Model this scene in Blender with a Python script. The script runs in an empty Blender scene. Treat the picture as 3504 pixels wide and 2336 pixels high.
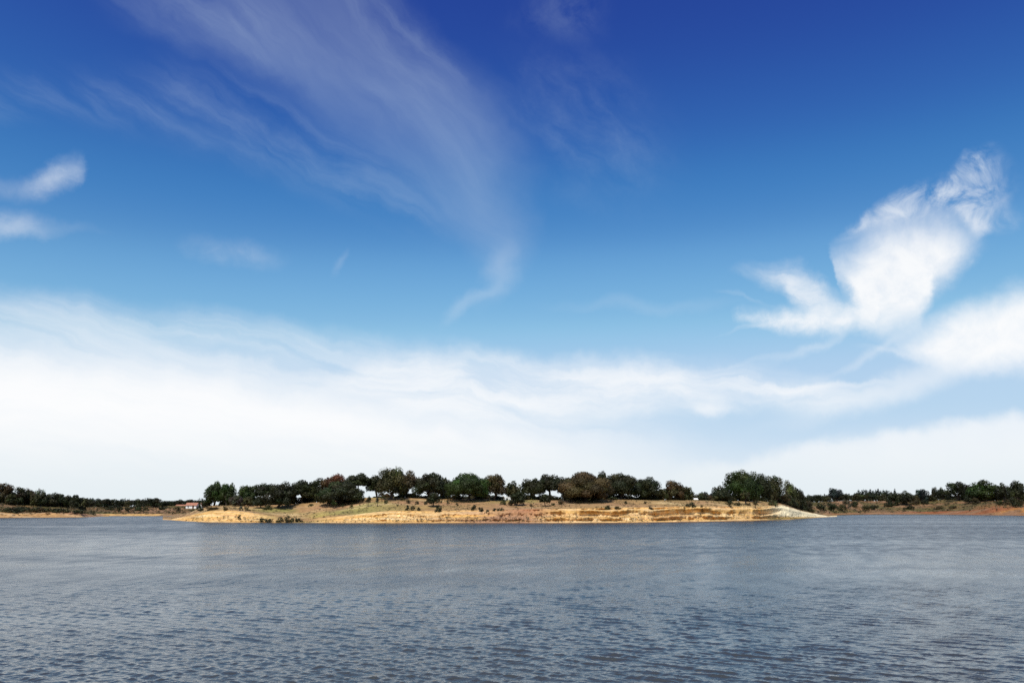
import bpy, math, random
import numpy as np

# ------------------------------------------------------------------ camera, sky, sun, exposure
SC = bpy.context.scene
COL = SC.collection
W0, H0 = 3504.0, 2336.0          # frame of the photograph
FPX = 2725.0                     # focal length in frame pixels (28 mm on 36 mm)
EYE = 4.0                        # eye height above the water, metres
PITCH = math.atan(570.0 / FPX)   # camera tilted up by about 12 degrees
SUN_EL, SUN_AZ = 56.0, 196.0     # degrees; azimuth clockwise from +Y (away from the viewer)

cam_data = bpy.data.cameras.new('camera')
cam = bpy.data.objects.new('camera', cam_data)
COL.objects.link(cam)
cam.location = (0, 0, EYE)
cam.rotation_euler = (math.pi / 2 + PITCH, 0, 0)
cam_data.sensor_width = 36.0
cam_data.lens = 36.0 * FPX / W0
cam_data.clip_start = 0.5
cam_data.clip_end = 20000.0
SC.camera = cam

SC.view_settings.view_transform = 'Standard'
SC.view_settings.look = 'None'
SC.view_settings.exposure = 0.0
SC.view_settings.gamma = 1.0
SC.view_settings.use_curve_mapping = False
SC.render.engine = 'CYCLES'
SC.cycles.max_bounces = 6
SC.cycles.transparent_max_bounces = 4
SC.cycles.use_denoising = False
SC.cycles.use_adaptive_sampling = True
SC.cycles.adaptive_threshold = 0.012
SC.cycles.adaptive_min_samples = 12
SC.cycles.caustics_reflective = False
SC.cycles.caustics_refractive = False

def ray(x, y):
    """World direction through a point of the photograph."""
    dx, dy = (x - W0 / 2) / FPX, (H0 / 2 - y) / FPX
    return dx, math.cos(PITCH) - dy * math.sin(PITCH), math.sin(PITCH) + dy * math.cos(PITCH)

def azel(x, y):
    a, b, c = ray(x, y)
    return math.degrees(math.atan2(a, b)), math.degrees(math.atan2(c, math.hypot(a, b)))

world = bpy.data.worlds.new('World')
SC.world = world
world.use_nodes = True
NT = world.node_tree
NT.nodes.clear()

class G:
    """Small helper that writes node graphs as expressions."""
    def __init__(s, nt): s.nt = nt
    def n(s, t, **kw):
        nd = s.nt.nodes.new(t)
        for k, v in kw.items(): setattr(nd, k, v)
        return nd
    def put(s, sock, v):
        if isinstance(v, (int, float)): sock.default_value = v
        elif isinstance(v, (tuple, list)): sock.default_value = v
        else: s.nt.links.new(v, sock)
    def m(s, op, a, b=None, c=None, clamp=False):
        nd = s.n('ShaderNodeMath', operation=op, use_clamp=clamp)
        s.put(nd.inputs[0], a)
        if b is not None: s.put(nd.inputs[1], b)
        if c is not None: s.put(nd.inputs[2], c)
        return nd.outputs[0]
    def add(s, a, b): return s.m('ADD', a, b)
    def sub(s, a, b): return s.m('SUBTRACT', a, b)
    def mul(s, a, b): return s.m('MULTIPLY', a, b)
    def ss(s, v, a, b, lo=0.0, hi=1.0):
        nd = s.n('ShaderNodeMapRange', interpolation_type='SMOOTHSTEP')
        s.put(nd.inputs[0], v); s.put(nd.inputs[1], a); s.put(nd.inputs[2], b)
        s.put(nd.inputs[3], lo); s.put(nd.inputs[4], hi)
        return nd.outputs[0]
    def lin(s, v, a, b, lo=0.0, hi=1.0):
        nd = s.n('ShaderNodeMapRange', interpolation_type='LINEAR', clamp=True)
        s.put(nd.inputs[0], v); s.put(nd.inputs[1], a); s.put(nd.inputs[2], b)
        s.put(nd.inputs[3], lo); s.put(nd.inputs[4], hi)
        return nd.outputs[0]
    def vec(s, x, y, z=0.0):
        nd = s.n('ShaderNodeCombineXYZ')
        s.put(nd.inputs[0], x); s.put(nd.inputs[1], y); s.put(nd.inputs[2], z)
        return nd.outputs[0]
    def noise(s, v, scale, detail=4.0, rough=0.55, dist=0.0, col=False, kind='FBM'):
        nd = s.n('ShaderNodeTexNoise', noise_dimensions='3D')
        s.put(nd.inputs['Vector'], v)
        nd.inputs['Scale'].default_value = scale
        nd.inputs['Detail'].default_value = detail
        nd.inputs['Roughness'].default_value = rough
        nd.inputs['Distortion'].default_value = dist
        return nd.outputs['Color'] if col else nd.outputs[0]
    def mapping(s, v, loc=(0, 0, 0), rot=0.0, scale=(1, 1, 1), kind='POINT'):
        nd = s.n('ShaderNodeMapping', vector_type=kind)
        s.put(nd.inputs[0], v)
        nd.inputs['Location'].default_value = loc
        nd.inputs['Rotation'].default_value = (0, 0, rot)
        nd.inputs['Scale'].default_value = scale
        return nd.outputs[0]
    def curve(s, v, pts, x0, x1, y0, y1):
        nd = s.n('ShaderNodeFloatCurve')
        t = s.lin(v, x0, x1)
        s.put(nd.inputs['Value'], t)
        c = nd.mapping.curves[0]
        P = [((min(max(a, x0), x1) - x0) / (x1 - x0), (b - y0) / (y1 - y0)) for a, b in sorted(pts)]
        if P[0][0] > 0: P.insert(0, (0.0, P[0][1]))
        if P[-1][0] < 1: P.append((1.0, P[-1][1]))
        while len(c.points) < len(P): c.points.new(0.5, 0.5)
        for q, (a, b) in zip(c.points, P):
            q.location = (a, b); q.handle_type = 'AUTO_CLAMPED'
        nd.mapping.clip_min_y = 0.0; nd.mapping.clip_max_y = 1.0
        nd.mapping.update()
        return s.m('MULTIPLY_ADD', nd.outputs[0], y1 - y0, y0)
    def mix(s, f, a, b):
        nd = s.n('ShaderNodeMix', data_type='RGBA')
        s.put(nd.inputs[0], f); s.put(nd.inputs[6], a); s.put(nd.inputs[7], b)
        return nd.outputs[2]

def build_sky():
    g = G(NT)
    tc = g.n('ShaderNodeTexCoord')
    D = tc.outputs['Generated']
    sep = g.n('ShaderNodeSeparateXYZ'); g.put(sep.inputs[0], D)
    X, Y, Z = sep.outputs
    deg = 180 / math.pi
    az0 = g.mul(g.m('ARCTAN2', X, Y), deg)
    el0 = g.mul(g.m('ARCSINE', Z), deg)
    # wind-torn edges: displace the cloud field by two scales of noise
    def split(c):
        q = g.n('ShaderNodeSeparateColor'); g.put(q.inputs[0], c); return q.outputs
    n1 = split(g.noise(D, 7.0, 3.0, 0.5, col=True))
    n2 = split(g.noise(D, 26.0, 6.0, 0.62, col=True))
    def warp(k1, k2):
        a = g.add(az0, g.add(g.mul(g.sub(n1[0], 0.5), k1), g.mul(g.sub(n2[0], 0.5), k2)))
        e = g.add(el0, g.add(g.mul(g.sub(n1[1], 0.5), k1 * 0.7), g.mul(g.sub(n2[1], 0.5), k2 * 0.8)))
        return a, e
    azS, elS = warp(5.0, 1.6)       # soft veils
    azC, elC = warp(2.2, 1.9)       # torn clouds
    R = (-60.0, 60.0)
    E = (-10.0, 70.0)

    def pts(p):
        return [azel(x, y) for x, y in p]
    def band(a, e, top, bot, wt, wb):
        """Mask between two outlines (given from one side of the sky to the other)."""
        m = None
        if top is not None:
            t = g.curve(a, pts(top), *R, *E)
            m = g.ss(g.sub(t, e), 0.0, wt)
        if bot is not None:
            b = g.curve(a, pts(bot), *R, *E)
            mb = g.ss(g.sub(e, b), 0.0, wb)
            m = mb if m is None else g.mul(m, mb)
        return m
    def blob(a, e, x, y, rx, ry, rot, soft=1.0):
        c = azel(x, y); k = math.degrees(1 / FPX) * 0.93
        v = g.mapping(g.vec(a, e), (c[0], c[1], 0), math.radians(rot), (rx * k, ry * k, 1), 'TEXTURE')
        ln = g.n('ShaderNodeVectorMath', operation='LENGTH'); g.put(ln.inputs[0], v)
        return g.ss(ln.outputs['Value'], 1.0, 1.0 - soft)
    def streak(rot, sx, sy, scale, lo, hi, det=5.0, rough=0.6, a=None, e=None, dist=0.3):
        v = g.mapping(g.vec(azS if a is None else a, elS if e is None else e), (0, 0, 0), math.radians(rot))
        v = g.mapping(v, (0, 0, 0), 0.0, (sx, sy, 1))
        return g.ss(g.noise(v, scale, det, rough, dist), lo, hi)

    layers = []
    L = lambda m, o: layers.append(g.mul(m, o))
    puff = g.ss(g.noise(D, 20.0, 7.0, 0.62, 0.4), 0.32, 0.62)
    fine = g.ss(g.noise(D, 48.0, 6.0, 0.65, 0.3), 0.30, 0.68)

    # A: tall curved veil, sweeping from the top down to a thin tail
    left = [(0, 250), (150, 470), (250, 680), (400, 900), (550, 1100), (700, 1310), (800, 1450), (900, 1560), (980, 1610),
            (1040, 1580), (1090, 1530), (1130, 1490)]
    right = [(0, 1480), (150, 1640), (250, 1760), (400, 1860), (550, 1900), (700, 1880), (800, 1850), (900, 1810), (980, 1760),
             (1040, 1690), (1090, 1620), (1130, 1560)]
    lp = [(azel(x, y)[1], azel(x, y)[0]) for y, x in left]
    rp = [(azel(x, y)[1], azel(x, y)[0]) for y, x in right]
    lc = g.curve(elS, lp + [(12.4, -6.3)], 8, 48, -40, 20)
    rc = g.curve(elS, rp + [(12.4, -6.0)], 8, 48, -40, 20)
    wl = g.lin(elS, 14, 30, 1.0, 11.0)
    mA = g.mul(g.m('MULTIPLY', g.ss(g.m('DIVIDE', g.sub(azS, lc), wl), 0, 1), 1.0),
               g.ss(g.m('DIVIDE', g.sub(rc, azS), g.lin(elS, 14, 30, 1.3, 10.0)), 0, 1))
    mA = g.mul(mA, g.ss(el0, 50, 34))
    stA = g.mul(g.lin(streak(40, 0.07, 0.50, 1.0, 0.25, 0.72), 0, 1, 0.74, 1.0), g.lin(streak(30, 0.16, 0.7, 1.0, 0.25, 0.75, 3.0), 0, 1, 0.85, 1.0))
    L(mA, g.mul(stA, g.mul(g.mul(g.lin(elS, 12.5, 15.0, 0.10, 0.235), g.lin(elS, 21, 34, 1.0, 0.50)), g.lin(g.sub(azS, lc), 0, 15, 0.15, 1.15))))
    L(blob(azS, elS, 1600, 1055, 160, 40, 42, 1.0), 0.12)
    L(blob(azS, elS, 1690, 930, 200, 75, 78, 1.0), 0.12)
    # faint streaks left and right of it
    mB = g.mul(band(azS, elS, [(-300, 100), (300, 130), (700, 160), (1100, 330), (1500, 560)],
                    [(-300, 420), (300, 480), (800, 600), (1200, 780), (1500, 900)], 4, 3), g.ss(azS, -3.0, -9.0))
    L(g.mul(mB, streak(24, 0.09, 0.5, 1.0, 0.28, 0.78)), 0.12)
    mB2 = blob(azS, elS, 2010, 430, 520, 330, -38, 0.9)
    L(g.mul(mB2, g.mul(streak(40, 0.16, 0.4, 1.0, 0.30, 0.75), g.lin(fine, 0, 1, 0.6, 1))), 0.085)
    L(g.mul(blob(azS, elS, 1900, 20, 260, 130, 0, 0.9), puff), 0.065)
    L(g.mul(blob(azS, elS, 700, 40, 620, 190, -12, 1.0), streak(26, 0.1, 0.4, 1.0, 0.3, 0.75)), 0.15)
    L(g.mul(blob(azS, elS, 1350, 120, 560, 150, -30, 1.0), streak(36, 0.1, 0.4, 1.0, 0.3, 0.75)), 0.13)
    # D: small faint puffs
    L(g.mul(blob(azC, elC, 800, 865, 230, 70, -6, 1.0), g.lin(puff, 0, 1, 0.4, 1)), 0.17)
    L(blob(azS, elS, 1150, 915, 80, 26, 62, 1.0), 0.08)
    # C: bright wisps by the edge on the left
    L(g.mul(band(azC, elC, [(-900, 700), (-300, 620), (0, 592), (100, 590), (150, 555), (200, 515), (255, 512), (310, 575), (335, 700)],
                 [(-900, 660), (-300, 715), (0, 728), (110, 732), (200, 705), (265, 668), (310, 600), (335, 500)], 2.6, 2.0), g.lin(fine, 0, 1, 0.6, 1)), 0.56)
    L(g.mul(band(azC, elC, [(-900, 790), (-300, 745), (0, 722), (110, 725), (200, 748), (300, 765), (420, 793), (440, 900)],
                 [(-900, 790), (-300, 840), (0, 848), (110, 842), (200, 834), (300, 822), (420, 802), (440, 700)], 2.1, 1.3), g.lin(fine, 0, 1, 0.7, 1)), 0.58)
    # E: long streaks rising to the left above the white bank
    mE = band(azS, elS, [(-600, 900), (0, 945), (200, 955), (500, 985), (900, 1060), (1200, 1105), (1500, 1145), (1800, 1180), (2100, 1215), (2500, 1260), (2900, 1330)],
              [(-600, 1420), (3600, 1560)], 2.4, 1.0)
    stE = streak(11, 0.06, 0.62, 1.0, 0.28, 0.70)
    L(g.mul(mE, g.ss(azS, 20, 4)), g.mul(g.lin(stE, 0, 1, 0.40, 1.0), 0.46))
    # E2: broad thin white sheet in the middle
    mE2 = band(azS, elS, [(1000, 1350), (1300, 1180), (1500, 1178), (1800, 1190), (2100, 1205), (2500, 1225), (2750, 1240), (2950, 1300), (3150, 1330), (3504, 1340), (4100, 1360)],
               [(900, 1350), (1600, 1470), (2500, 1440), (2800, 1440), (3100, 1390), (3504, 1300), (4100, 1250)], 2.1, 2.0)
    L(mE2, g.mul(g.lin(streak(4, 0.10, 0.60, 1.0, 0.30, 0.66), 0, 1, 0.30, 1.0), 0.72))
    # F: white bank filling the low sky
    mF = band(azS, elS, [(-900, 1060), (0, 1080), (300, 1105), (600, 1140), (900, 1190), (1200, 1255), (1500, 1320), (1800, 1365), (2050, 1410), (2300, 1450), (2450, 1490),
                         (2650, 1500), (2900, 1455), (3200, 1435), (3504, 1415), (4200, 1400)], None, 4.2, 1)
    stF = streak(8, 0.07, 0.6, 1.0, 0.25, 0.62)
    L(mF, g.mul(g.lin(g.mul(g.lin(stF, 0, 1, 0.5, 1), g.lin(streak(6, 0.12, 1.1, 1.0, 0.3, 0.7), 0, 1, 0.8, 1)), 0, 1, 0.74, 1.0), g.curve(az0, [azel(0, 1500)[:1] + (0.97,), azel(1700, 1500)[:1] + (0.97,), azel(2500, 1500)[:1] + (0.72,), azel(3504, 1500)[:1] + (0.80,)], *R, 0, 1)))
    mF2 = band(azS, elS, [(2250, 1640), (2400, 1570), (2550, 1535), (2750, 1495), (2950, 1470), (3150, 1450), (3330, 1425), (3504, 1410), (4200, 1390)], None, 1.1, 1)
    L(g.mul(mF2, g.ss(el0, 0.5, 3.0, 0.55, 1.0)), 0.66)
    # haze close to the horizon, all round
    L(g.ss(el0, 7.0, -1.0), 0.90)
    # G: the torn white cloud
    L(g.mul(band(azC, elC, [(2770, 1300), (2790, 960), (2820, 830), (2890, 785), (2950, 745), (3000, 700), (3100, 665), (3200, 660), (3300, 690), (3390, 745), (3440, 800), (3470, 950)],
                 [(2770, 700), (2790, 960), (2860, 1000), (2910, 1060), (2965, 1160), (3080, 1185), (3190, 1140), (3205, 1060), (3270, 1000), (3360, 910), (3440, 805), (3470, 650)],
                 4.2, 2.6), g.lin(puff, 0, 1, 0.80, 1.0)), 0.94)
    L(g.mul(band(azC, elC, [(2470, 1200), (2490, 922), (2580, 880), (2700, 875), (2780, 910), (2850, 970), (3000, 990), (3060, 1200)],
                 [(2470, 800), (2490, 930), (2600, 985), (2680, 1020), (2715, 1060), (2765, 1115), (2840, 1160), (3000, 1150), (3060, 900)], 2.0, 1.8), g.lin(streak(20, 0.25, 1.0, 1.0, 0.3, 0.7), 0, 1, 0.45, 1.0)), 0.74)
    L(g.mul(band(azC, elC, [(2470, 1250), (2490, 1088), (2610, 1035), (2720, 1030), (2830, 1020), (2950, 1060), (2980, 1250)],
                 [(2470, 950), (2490, 1102), (2640, 1142), (2750, 1162), (2860, 1155), (2950, 1120), (2980, 950)], 1.4, 1.3), g.lin(fine, 0, 1, 0.5, 1.0)), 0.82)
    mG = band(azC, elC, [(2780, 1100), (2830, 840), (2950, 740), (3060, 650), (3160, 600), (3250, 580), (3320, 500), (3420, 480), (3520, 520), (3620, 900)],
              [(2780, 700), (2830, 850), (2950, 830), (3100, 790), (3250, 760), (3400, 820), (3520, 800), (3620, 500)], 1.2, 1.0)
    mG = g.mul(mG, g.ss(azC, azel(3500, 640)[0], azel(3330, 640)[0]))
    L(g.mul(mG, g.ss(g.noise(D, 26.0, 7.0, 0.60, 0.8), 0.34, 0.70)), 0.62)
    # H: cloud leaving the frame on the right, trailing down to the left
    L(g.mul(band(azC, elC, [(2960, 1500), (2985, 1190), (3100, 1110), (3200, 1050), (3350, 985), (3504, 935), (3800, 900), (4200, 1000), (4500, 1300)],
                 [(2960, 1000), (2985, 1205), (3100, 1255), (3230, 1310), (3350, 1325), (3504, 1310), (3900, 1290), (4200, 1270), (4500, 1000)], 2.6, 2.0), g.lin(puff, 0, 1, 0.8, 1)), 0.97)
    L(g.mul(blob(azS, elS, 3080, 1330, 560, 75, 14, 1.0), 1.0), 0.45)
    L(g.mul(blob(azS, elS, 2450, 1400, 120, 45, -6, 1.0), 1.0), 0.55)
    L(g.mul(blob(azS, elS, 2800, 1325, 330, 18, 1, 1.0), 1.0), 0.45)
    for (x, y, rx, ry, rot, o) in ((3000, 1200, 240, 26, 27, .22), (2800, 1175, 220, 20, 22, .16), (2590, 1120, 190, 14, 14, .15),
                                   (2560, 1030, 150, 14, -14, .08), (3090, 1210, 170, 20, -24, .18), (2700, 1205, 270, 20, 18, .12), (2200, 1060, 500, 40, -2, .07)):
        L(blob(azS, elS, x, y, rx, ry, rot, 1.0), o)
    # thin cirrus elsewhere overhead, outside the picture
    pl = g.vec(g.m('DIVIDE', X, g.add(g.m('ABSOLUTE', Z), 0.15)), g.m('DIVIDE', Y, g.add(g.m('ABSOLUTE', Z), 0.15)))
    cir = g.ss(g.noise(g.mapping(pl, (3, 1, 0), 0.7, (0.7, 2.2, 1)), 1.3, 6, 0.62, 0.6), 0.48, 0.74)
    off = g.m('MAXIMUM', g.ss(el0, 38, 50), g.mul(g.ss(g.m('ABSOLUTE', az0), 42, 60), g.ss(el0, 4, 14)))
    L(g.mul(cir, off), 0.45)

    T = None
    for l in layers:
        inv = g.sub(1.0, l)
        T = inv if T is None else g.mul(T, inv)

    sky = g.n('ShaderNodeTexSky', sky_type='NISHITA')
    sky.sun_disc = False
    sky.sun_elevation = math.radians(SUN_EL)
    sky.sun_rotation = math.radians(SUN_AZ)
    sky.air_density = 1.0; sky.dust_density = 0.3; sky.ozone_density = 6.0
    r, gg, b = split(sky.outputs[0])
    # deep, saturated rendering of the blue: per-channel contrast (values before the 0.1 strength)
    def grade(c, p, x1):
        return g.mul(g.curve(g.mul(c, 0.1), [(0, 0)] + p, 0.0, x1, 0.0, 1.0), 10.0)
    cc = g.n('ShaderNodeCombineColor')
    g.put(cc.inputs[0], grade(r, [(.04, .010), (.068, .0175), (.088, .029), (.105, .047), (.120, .075), (.139, .135), (.170, .215), (.195, .29), (.28, .43), (.5, .50)], 0.5))
    g.put(cc.inputs[1], grade(gg, [(.08, .026), (.130, .053), (.166, .112), (.198, .195), (.225, .258), (.258, .365), (.310, .478), (.345, .545), (.48, .60), (.8, .65)], 0.8))
    g.put(cc.inputs[2], grade(b, [(.19, .22), (.275, .308), (.335, .412), (.390, .515), (.430, .578), (.480, .675), (.550, .750), (.60, .80), (.75, .86), (1, .9)], 1.0))
    cloud = g.mix(g.ss(el0, 0.0, 6.5), (7.9, 8.6, 8.95, 1), g.mix(g.m('MAXIMUM', puff, g.ss(el0, 15, 11)), (9.35, 9.5, 9.75, 1), (9.9, 9.93, 9.97, 1)))
    cloud = g.mix(g.ss(el0, 17, 26), cloud, (7.4, 9.0, 10.0, 1))
    blue = g.mix(g.ss(el0, 13.0, 6.0, 0.0, 0.85), cc.outputs[0], (4.8, 6.75, 8.55, 1))
    col = g.mix(T, cloud, blue)
    bg = g.n('ShaderNodeBackground'); g.put(bg.inputs[0], col); bg.inputs[1].default_value = 0.1
    out = g.n('ShaderNodeOutputWorld'); NT.links.new(bg.outputs[0], out.inputs[0])
build_sky()
world.cycles.sampling_method = 'MANUAL'
world.cycles.sample_map_resolution = 256

sun_data = bpy.data.lights.new('sun', 'SUN')
sun_data.energy = 4.6
sun_data.angle = math.radians(0.53)
sun_data.color = (1.0, 0.95, 0.86)
sun = bpy.data.objects.new('sun', sun_data)
COL.objects.link(sun)
_e, _a = math.radians(SUN_EL), math.radians(SUN_AZ)
SUN_DIR = np.array([math.sin(_a) * math.cos(_e), math.cos(_a) * math.cos(_e), math.sin(_e)])
import mathutils
sun.rotation_euler = mathutils.Vector(SUN_DIR).to_track_quat('Z', 'Y').to_euler()
sun.location = tuple(SUN_DIR * 300)

# ------------------------------------------------------------------ helpers
RNG = np.random.default_rng(7)
ORD = ['first', 'second', 'third', 'fourth', 'fifth', 'sixth', 'seventh', 'eighth', 'ninth', 'tenth', 'eleventh', 'twelfth',
       'thirteenth', 'fourteenth', 'fifteenth', 'sixteenth', 'seventeenth', 'eighteenth', 'nineteenth', 'twentieth']

def slope(y):
    """Height per metre of distance seen at frame row y, relative to the eye."""
    dy = (H0 / 2 - np.asarray(y, float)) / FPX
    return (math.sin(PITCH) + dy * math.cos(PITCH)) / (math.cos(PITCH) - dy * math.sin(PITCH))

def lateral(x, y=1738.0):
    dy = (H0 / 2 - y) / FPX
    return (np.asarray(x, float) - W0 / 2) / FPX / (math.cos(PITCH) - dy * math.sin(PITCH))

def vnoise2(x, y, seed):
    """Smooth value noise, vectorised."""
    xi, yi = np.floor(x).astype(np.int64), np.floor(y).astype(np.int64)
    fx, fy = x - xi, y - yi
    fx = fx * fx * (3 - 2 * fx); fy = fy * fy * (3 - 2 * fy)
    def h(a, b):
        n = (a * 374761393 + b * 668265263 + seed * 974634777) & 0xFFFFFFFF
        n = ((n ^ (n >> 13)) * 1274126177) & 0xFFFFFFFF
        return ((n ^ (n >> 16)) & 0xFFFF) / 65535.0
    return (h(xi, yi) * (1 - fx) + h(xi + 1, yi) * fx) * (1 - fy) + (h(xi, yi + 1) * (1 - fx) + h(xi + 1, yi + 1) * fx) * fy

def fbm(x, y, seed, oct=4):
    v, a, t = 0, 1.0, 0
    for o in range(oct):
        v = v + a * vnoise2(x * 2 ** o + 17.3 * o, y * 2 ** o - 9.1 * o, seed + o); t += a; a *= 0.5
    return v / t

def sm(v, a, b):
    t = np.clip((v - a) / (b - a), 0, 1)
    return t * t * (3 - 2 * t)

def raw_mesh(name, V, F, cols=None, smooth=False):
    V = np.ascontiguousarray(V, dtype=np.float32); F = np.ascontiguousarray(F, dtype=np.int32)
    me = bpy.data.meshes.new(name)
    n, k = F.shape
    me.vertices.add(len(V)); me.vertices.foreach_set('co', V.ravel())
    me.loops.add(n * k); me.loops.foreach_set('vertex_index', F.ravel())
    me.polygons.add(n); me.polygons.foreach_set('loop_start', np.arange(0, n * k, k, dtype=np.int32))
    if smooth: me.polygons.foreach_set('use_smooth', np.ones(n, dtype=bool))
    me.update(calc_edges=True)
    if cols is not None:
        at = me.color_attributes.new('Col', 'FLOAT_COLOR', 'POINT')
        c = np.ones((len(V), 4), dtype=np.float32); c[:, :3] = cols
        at.data.foreach_set('color', c.ravel())
    return me

def link(name, me, mat=None, parent=None):
    o = bpy.data.objects.new(name, me)
    COL.objects.link(o)
    if mat is not None and me is not None and not me.materials: me.materials.append(mat)
    if parent is not None: o.parent = parent
    return o

def tag(o, label=None, cat=None, group=None, kind=None):
    if label: o['label'] = label
    if cat: o['category'] = cat
    if group: o['group'] = group
    if kind: o['kind'] = kind
    return o

def grid_faces(r, c):
    i = np.arange((r - 1) * (c - 1)); a = i // (c - 1) * c + i % (c - 1)
    return np.stack([a, a + 1, a + c + 1, a + c], 1)

def new_mat(name):
    m = bpy.data.materials.new(name); m.use_nodes = True
    m.node_tree.nodes.clear()
    g = G(m.node_tree)
    out = g.n('ShaderNodeOutputMaterial')
    return m, g, out

def mat_foliage():
    m, g, out = new_mat('foliage')
    at = g.n('ShaderNodeAttribute', attribute_name='Col')
    p = g.n('ShaderNodeBsdfPrincipled')
    g.put(p.inputs['Base Color'], at.outputs['Color'])
    p.inputs['Roughness'].default_value = 0.62
    p.inputs['Specular IOR Level'].default_value = 0.25
    t = g.n('ShaderNodeBsdfTranslucent'); g.put(t.inputs[0], at.outputs['Color'])
    mx = g.n('ShaderNodeMixShader'); mx.inputs[0].default_value = 0.18
    g.nt.links.new(p.outputs[0], mx.inputs[1]); g.nt.links.new(t.outputs[0], mx.inputs[2])
    g.nt.links.new(mx.outputs[0], out.inputs[0])
    return m

def mat_flat(name, col, rough=0.8, var=0.25, scale=3.0, bump=0.0):
    m, g, out = new_mat(name)
    tc = g.n('ShaderNodeTexCoord')
    n = g.noise(tc.outputs['Object'], scale, 5, 0.6)
    p = g.n('ShaderNodeBsdfPrincipled')
    lo = tuple(c * (1 - var) for c in col) + (1,); hi = tuple(min(1, c * (1 + var)) for c in col) + (1,)
    g.put(p.inputs['Base Color'], g.mix(g.ss(n, 0.3, 0.7), lo, hi))
    p.inputs['Roughness'].default_value = rough
    p.inputs['Specular IOR Level'].default_value = 0.25
    if bump:
        b = g.n('ShaderNodeBump'); b.inputs['Strength'].default_value = 0.6; b.inputs['Distance'].default_value = bump
        g.put(b.inputs['Height'], n); g.nt.links.new(b.outputs[0], p.inputs['Normal'])
    g.nt.links.new(p.outputs[0], out.inputs[0])
    return m

def mat_earth():
    m, g, out = new_mat('earth')
    at = g.n('ShaderNodeAttribute', attribute_name='Col')
    tc = g.n('ShaderNodeTexCoord')
    n = g.noise(tc.outputs['Object'], 0.9, 6, 0.65)
    n2 = g.noise(tc.outputs['Object'], 0.22, 4, 0.6)
    f = g.add(g.lin(n, 0.25, 0.75, 0.62, 1.30), g.lin(n2, 0.3, 0.7, -0.12, 0.12))
    vm = g.n('ShaderNodeVectorMath', operation='SCALE')
    g.put(vm.inputs[0], at.outputs['Color']); g.put(vm.inputs['Scale'], f)
    p = g.n('ShaderNodeBsdfPrincipled'); g.put(p.inputs['Base Color'], vm.outputs[0])
    p.inputs['Roughness'].default_value = 0.95; p.inputs['Specular IOR Level'].default_value = 0.1
    b = g.n('ShaderNodeBump'); b.inputs['Strength'].default_value = 0.8; b.inputs['Distance'].default_value = 0.3
    g.put(b.inputs['Height'], n); g.nt.links.new(b.outputs[0], p.inputs['Normal'])
    g.nt.links.new(p.outputs[0], out.inputs[0])
    return m

def mat_water():
    m, g, out = new_mat('lake_water')
    ge = g.n('ShaderNodeNewGeometry')
    P = ge.outputs['Position']
    sep = g.n('ShaderNodeSeparateXYZ'); g.put(sep.inputs[0], P)
    d = sep.outputs[1]
    # gusts: long patches of rougher and smoother water
    gust = g.ss(g.noise(g.mapping(P, (4, 11, 0), 0.10, (0.008, 0.032, 1)), 1.0, 3, 0.55, 0.4), 0.36, 0.64)
    gust2 = g.ss(g.noise(g.mapping(P, (0, 3, 0), 0.25, (0.05, 0.11, 1)), 1.0, 3, 0.55), 0.3, 0.7)
    p = g.n('ShaderNodeBsdfPrincipled')
    p.inputs['Base Color'].default_value = (0.042, 0.046, 0.043, 1)
    p.inputs['IOR'].default_value = 1.333
    rough = g.lin(d, 20.0, 130.0, 0.12, 0.31)
    group = g.ss(g.noise(g.mapping(g.mapping(P, (0, 0, 0), 0.35), (0, 0, 0), 0.0, (0.55, 0.20, 1)), 1.0, 4, 0.65), 0.32, 0.68)
    group = g.mul(g.sub(group, 0.5), g.lin(d, 25.0, 70.0, 0.03, 0.15))
    g.put(p.inputs['Roughness'], g.add(g.add(rough, group), g.mul(g.sub(gust, 0.5), 0.10)))
    # ripples finer than the modelled waves
    v = g.mapping(P, (0, 0, 0), -0.55, (1.0, 2.1, 1))
    r1 = g.noise(v, 2.6, 3, 0.6)
    r2 = g.noise(g.mapping(P, (5, 2, 0), 0.35, (1.0, 1.7, 1)), 1.15, 2, 0.5)
    b = g.n('ShaderNodeBump'); b.inputs['Distance'].default_value = 0.10
    g.put(b.inputs['Strength'], g.add(0.22, g.mul(gust2, 0.20)))
    g.put(b.inputs['Height'], g.add(r1, g.mul(r2, 0.9)))
    g.nt.links.new(b.outputs[0], p.inputs['Normal'])
    g.nt.links.new(p.outputs[0], out.inputs[0])
    return m

M_LEAF = mat_foliage()
M_BARK = mat_flat('bark', (0.055, 0.040, 0.030), 0.9, 0.4, 2.0)
M_EARTH = mat_earth()
M_WATER = mat_water()

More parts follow.
